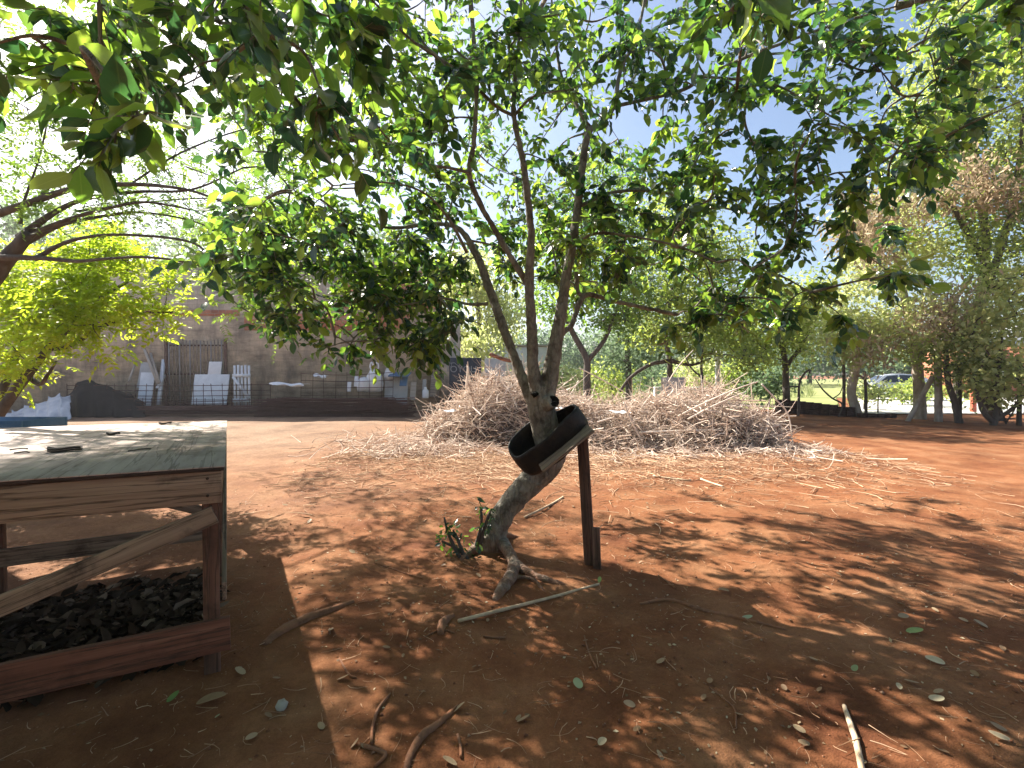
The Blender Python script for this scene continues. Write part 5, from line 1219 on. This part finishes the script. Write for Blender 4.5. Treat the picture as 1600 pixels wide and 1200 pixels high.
# ================================================================== THINGS ON THE GROUND
def ground_stick(name, label, pts, R, mat, cat, lift=1.0, k=8):
    P = []; 
    for (x, y), r_ in zip(pts, R): P.append(gnd(x, y) + np.array([0, 0, r_ * lift]))
    mb = MB(); P, RR = curve(P, 6, R); mb.tube(P, RR, k, wob=0.06); return solo(name, mb, M[mat], label, cat)
ground_stick('peeled_stick', 'long peeled pale stick lying in front of the tree', [(716, 973), (790, 954), (860, 936), (936, 914)], [0.011, 0.011, 0.010, 0.008], 'stick', 'stick')
ground_stick('peeled_stick', 'short peeled stick pointing away at the near edge of the yard', [(1348, 1215), (1338, 1165), (1330, 1140), (1319, 1106)], [0.012, 0.013, 0.012, 0.009], 'stick', 'stick')
ground_stick('surface_root', 'smooth reddish root half buried beside the table', [(412, 1008), (440, 988), (480, 968), (515, 955), (552, 940)], [0.018, 0.028, 0.028, 0.022, 0.012], 'rootbark', 'root', 0.2)
ground_stick('surface_root', 'winding root at the bottom of the yard, thick and red', [(632, 1215), (642, 1180), (660, 1152), (685, 1132), (715, 1104)], [0.012, 0.014, 0.017, 0.014, 0.007], 'rootbark', 'root', 0.4)
ground_stick('surface_root', 'thin pale root arching up in the sunny patch', [(580, 1165), (583, 1135), (592, 1110), (610, 1085)], [0.006, 0.007, 0.007, 0.004], 'rootbark', 'root', 1.5)
ground_stick('surface_root', 'small forked root lying at the near shadow edge', [(560, 1165), (580, 1172), (602, 1182), (585, 1200)], [0.007, 0.008, 0.008, 0.005], 'rootbark', 'root', 1.0)
ground_stick('surface_root', 'long dark root running right of the peeled stick', [(1000, 944), (1045, 938), (1100, 955), (1160, 968), (1230, 985)], [0.008, 0.012, 0.013, 0.012, 0.006], 'rootbark', 'root', 0.3)
ground_stick('surface_root', 'stubby root knob just left of the peeled stick', [(688, 992), (692, 975), (708, 962)], [0.018, 0.028, 0.014], 'rootbark', 'root', 0.2)
for i, (pts, R, lab) in enumerate([([(755, 996), (790, 998)], 0.006, 'short straight twig below the peeled stick'), ([(913, 995), (920, 1020), (932, 1046)], 0.005, 'curved twig lying above the grey-green leaf'), ([(530, 1030), (545, 1055), (556, 1060)], 0.005, 'dark twig at the corner of the sunny patch'),
                                   ([(585, 880), (620, 892), (660, 905)], 0.004, 'thin twig in the shade left of the tree'), ([(1028, 900), (1055, 920)], 0.006, 'bent twig in the shade right of the post'), ([(665, 995), (690, 985), (710, 990)], 0.004, 'thin curved twig below the root knob'),
                                   ([(1108, 1075), (1130, 1092), (1148, 1110), (1150, 1140)], 0.004, 'crooked twig on the sunny soil to the lower right'), ([(1095, 750), (1130, 762)], 0.014, 'pale stick end on the sunlit soil before the pile'), ([(715, 1150), (720, 1185)], 0.006, 'short bark strip near the red winding root'),
                                   ([(820, 810), (860, 790), (880, 778)], 0.012, 'broken pale cane lying behind the leaning trunk'), ([(620, 705), (655, 700)], 0.01, 'dry cane lying left of the brush pile'), ([(1020, 745), (1080, 752)], 0.012, 'dry cane lying in front of the brush pile')]):
    ground_stick('twig', lab, pts if len(pts) > 2 else [pts[0], ((pts[0][0] + pts[1][0]) / 2 + 2, (pts[0][1] + pts[1][1]) / 2 + 1), pts[1]], [R] * max(3, len(pts)), 'stick' if 'pale' in lab or 'cane' in lab else 'rootbark', 'twig', 1.0, 6)['group'] = 'twigs on the soil'
# stump shoots beside the trunk
def build_shoots():
    b = gnd(715, 850); r = thing('stump_shoots', 'cut stubs with a few green leaves sprouting beside the tree foot', 'stump', b)
    w = MB(); skel = []
    for pts in ([(722, 872), (702, 838), (694, 808)], [(728, 872), (716, 845), (708, 828)], [(740, 862), (752, 820), (751, 792)], [(745, 862), (760, 815), (768, 795)], [(735, 874), (718, 860), (690, 845)]):
        P = [gnd(*pts[0]) - np.array([0, 0, 0.03])] + [at(x, y, 3.98) for x, y in pts[1:]]
        P, R = curve(P, 4, np.linspace(0.018, 0.008, len(P))); w.tube(P, R, 8, wob=0.12); skel.append(P[2:])
    link('stub', w, M['darkbark'], r)
    C = np.concatenate(skel); C = C + rng.normal(0, 0.04, C.shape)
    lv = MB(); twig_leaves(lv, None, C, unit(rng.normal(0, 1, C.shape)), 0.07, 1, 3, 0.06, 0.5, tpl=14, tone_c=np.zeros(len(C))); link('leaves', lv, M['leaf'], r)
build_shoots()
# fallen leaves one can point at
def fallen(label, px, py, L, mat, tone, ang, w=0.5, name='fallen_leaf', tilt=0.15):
    p = gnd(px, py) + np.array([0, 0, 0.012]); mb = MB(); D = np.array([[math.cos(ang), math.sin(ang), tilt]]); 
    p = p - D[0] * L / 2 * np.array([1, 1, 0])
    mb_l = MB(); add_leaves(mb_l, p[None], D, np.array([[rng.normal(0, .25), rng.normal(0, .25), 1.0]]), np.array([L]), w, np.array([tone]), 7)
    o = solo(name, mb_l, M[mat], label, 'leaf', loc=p); s = o.modifiers.new('sub', 'SUBSURF'); s.levels = s.render_levels = 2
    return o
fallen('grey-green oval leaf lying flat on the shaded soil', 903, 1072, 0.085, 'greenleaf', 0.95, 1.5, 0.75)
fallen('yellow-green pointed leaf lying at the right of the yard', 1430, 990, 0.13, 'greenleaf', 0.7, 0.1, 0.45)
fallen('cream curled leaf shining in the sun at the right', 1460, 1036, 0.10, 'deadleaf', 1.0, 2.4, 0.6)
fallen('pale round grey leaf near the short peeled stick', 1464, 1096, 0.08, 'deadleaf', 0.98, 0.2, 0.9)
fallen('small upright grey leaf beside the pale round one', 1404, 1078, 0.045, 'deadleaf', 0.95, 1.2, 0.7, tilt=0.6)
fallen('yellow ring of curled leaf above the short peeled stick', 1336, 1050, 0.05, 'greenleaf', 0.9, 0.3, 0.7, tilt=0.5)
fallen('pale green leaf lying on the long dark root', 1168, 968, 0.085, 'greenleaf', 0.98, 0.1, 0.5)
fallen('tan leaf in the lower right corner of the yard', 1560, 1155, 0.09, 'deadleaf', 0.9, 2.8, 0.5)
fallen('yellow curled leaf at the bottom of the sunny patch', 942, 1166, 0.05, 'deadleaf', 0.95, 0.4, 0.8, tilt=0.5)
fallen('big brown leaf lying against the table foot', 332, 1100, 0.15, 'deadleaf', 0.5, 0.35, 0.5, tilt=0.25)
fallen('fresh green leaf beside the table foot', 272, 1096, 0.07, 'greenleaf', 0.2, 1.0, 0.6, tilt=0.5)
fallen('small yellow leaf next to the big brown one', 340, 1123, 0.03, 'greenleaf', 0.95, 1.2, 0.6)
fallen('green leaf tip at the end of the long peeled stick', 937, 911, 0.07, 'greenleaf', 0.8, 1.2, 0.5, tilt=0.6)
fallen('brown leaf with a sunny rim far right of the tree', 1130, 925, 0.09, 'deadleaf', 0.55, 2.7, 0.5)
mb = MB(); p = gnd(440, 1106); mb.lathe([(0.001, 0.035), (0.02, 0.03), (0.028, 0.012), (0.02, -0.01)], 9, p); mb.v[-1] += rng.normal(0, 0.002, mb.v[-1].shape); solo('clod', mb, M['concrete'], 'lone pale clod of earth in the table shadow', 'clod')
# scattered small dead leaves, each one its own object
proto = []
for i in range(5):
    mb = MB(); L = 0.035 + 0.010 * i; add_leaves(mb, np.array([[-L / 2, 0, 0.006]]), np.array([[1, 0, 0.05 * i]]), np.array([[0.1 * i - 0.2, 0.15, 1.0]]), np.array([L]), 0.55, np.array([0.2 + 0.13 * i]), 7)
    proto.append(mb)
PL = []
for i, mb in enumerate(proto):
    o = link('dead_leaf', mb, M['deadleaf']); s = o.modifiers.new('sub', 'SUBSURF'); s.levels = s.render_levels = 1
    tag(o, 'small dry leaf scattered on the red soil', 'leaf', 'small dry leaves scattered on the soil'); PL.append(o)
def drop(o, px, py, first):
    p = gnd(px, py) + np.array([0, 0, 0.003]); rot = (rng.normal(0, .2), rng.normal(0, .2), rng.uniform(0, 6.28)); s = rng.uniform(0.6, 1.25)
    if first: o.location = p.tolist(); o.rotation_euler = rot
    else: dup(o, p, rot, s)
cnt = 0
while cnt < 120:
    px = rng.uniform(360, 1600); py = 690 + 510 * rng.random() ** 1.0
    drop(PL[cnt % 5], px, py, cnt < 5); cnt += 1
# straw and crumbs: nobody could count them
def build_straw():
    mb = MB()
    n = 0
    while n < 6500:
        x = rng.normal(1.2, 3.0); y = 9.4 - abs(rng.normal(0, 1.5))
        if y < 4.5 or x < -3.4 or x > 6.8: continue
        p = np.array([x, y, float(gz(x, y)) + 0.008]); d = unit(np.array([rng.normal(), rng.normal(), rng.normal(0, 0.1)]))
        twig(mb, p, d, rng.uniform(0.08, 0.42), rng.uniform(0.002, 0.006), rng.normal(0, 0.3, 3) * (1, 1, 0.3), 3, 4, rng.random()); mb.v[-1][:, 2] = np.maximum(mb.v[-1][:, 2], gz(mb.v[-1][:, 0], mb.v[-1][:, 1])); n += 1
    for _ in range(2600):
        x = rng.uniform(-2.5, 5.0); y = 1.5 + 5.5 * rng.random() ** 1.3; p = np.array([x, y, float(gz(x, y)) + 0.004]); d = unit(np.array([rng.normal(), rng.normal(), rng.normal(0, 0.08)]))
        twig(mb, p, d, rng.uniform(0.02, 0.13), rng.uniform(0.0008, 0.0024), rng.normal(0, 0.4, 3) * (1, 1, 0.2), 3, 4, rng.random() * 0.8); mb.v[-1][:, 2] = np.maximum(mb.v[-1][:, 2], gz(mb.v[-1][:, 0], mb.v[-1][:, 1]))
    tag(link('straw_litter', mb, M['straw']), 'dry straw and broken twigs strewn over the soil', 'straw', kind='stuff')
    mb = MB(); n = 12000
    x = rng.uniform(-4, 6.5, n); y = 1.4 + 11 * rng.random(n) ** 1.5; kx = np.sin(2.1 * x + 1.3 * y) * np.sin(1.7 * y - 1.1 * x + 1) + np.sin(4.3 * x - y) * 0.5; keep = kx + rng.normal(0, 0.35, n) > 0.0; x = x[keep]; y = y[keep]; n = len(x); p = np.stack([x, y, gz(x, y) + 0.003], 1)
    add_leaves(mb, p, rng.normal(0, 1, (n, 3)) * (1, 1, 0.15), rng.normal(0, 0.3, (n, 3)) + (0, 0, 1), rng.uniform(0.008, 0.028, n), 0.6, rng.random(n), 4)
    tag(link('leaf_crumbs', mb, M['deadleaf']), 'tiny leaf crumbs and chips strewn over the soil', 'leaf litter', kind='stuff')
build_straw()
def build_clods():
    mb = MB(); n = 5200
    x = rng.uniform(-4, 6.5, n); y = 1.35 + 11 * rng.random(n) ** 1.6; r = 0.003 + 0.010 * rng.random(n) ** 4
    O = np.array([[1, 0, 0], [-.5, .87, 0], [-.5, -.87, 0], [0, 0, .8], [0, 0, -.5]]); Fo = np.array([[0, 1, 3], [1, 2, 3], [2, 0, 3], [1, 0, 4], [2, 1, 4], [0, 2, 4]])
    V = np.stack([x, y, gz(x, y) + r * 0.3], 1)[:, None] + O[None] * r[:, None, None] * rng.uniform(0.6, 1.3, (n, 5, 1))
    mb.add(V.reshape(-1, 3), (Fo[None] + 5 * np.arange(n)[:, None, None]).reshape(-1, 3), np.repeat(rng.random(n), 5))
    tag(link('earth_crumbs', mb, M['clod']), 'crumbs and small lumps of red earth strewn over the yard', 'earth crumbs', kind='stuff')
build_clods()
# grass by the field edge
def build_grass():
    mb = MB(); n = 9000
    y = rng.uniform(20.4, 60, n) ; x = 0.16 * y + rng.uniform(0, 1, n) * (0.62 * y - 0.16 * y)
    P = np.stack([x, y, np.full(n, 0.03)], 1); D = rng.normal(0, 0.3, (n, 3)) + (0, 0, 1)
    k = (x < 8) | (y > 30)
    add_leaves(mb, P[k], D[k], rng.normal(0, 1, (n, 3))[k], (0.18 + 0.006 * y)[k] * rng.uniform(0.5, 1.2, n)[k], 0.16, rng.random(n)[k], 4)
    tag(link('field_grass', mb, M['blade']), 'tall sunlit grass growing in the field', 'grass', kind='stuff')
build_grass()


# ================================================================== AIR
mb = MB(); mb.box((30, 70, 9.0), (260, 170, 20.0))
m = bpy.data.materials.new('hazy_air'); m.use_nodes = True; t = m.node_tree; t.nodes.clear()
out = t.nodes.new('ShaderNodeOutputMaterial'); pv = t.nodes.new('ShaderNodeVolumePrincipled')
pv.inputs['Color'].default_value = (0.95, 0.96, 1.0, 1); pv.inputs['Density'].default_value = 0.0008; pv.inputs['Anisotropy'].default_value = 0.4
t.links.new(pv.outputs[0], out.inputs['Volume'])
tag(link('haze', mb, m, smooth=False), 'thin bright haze over the far side of the yard', 'haze', kind='stuff')
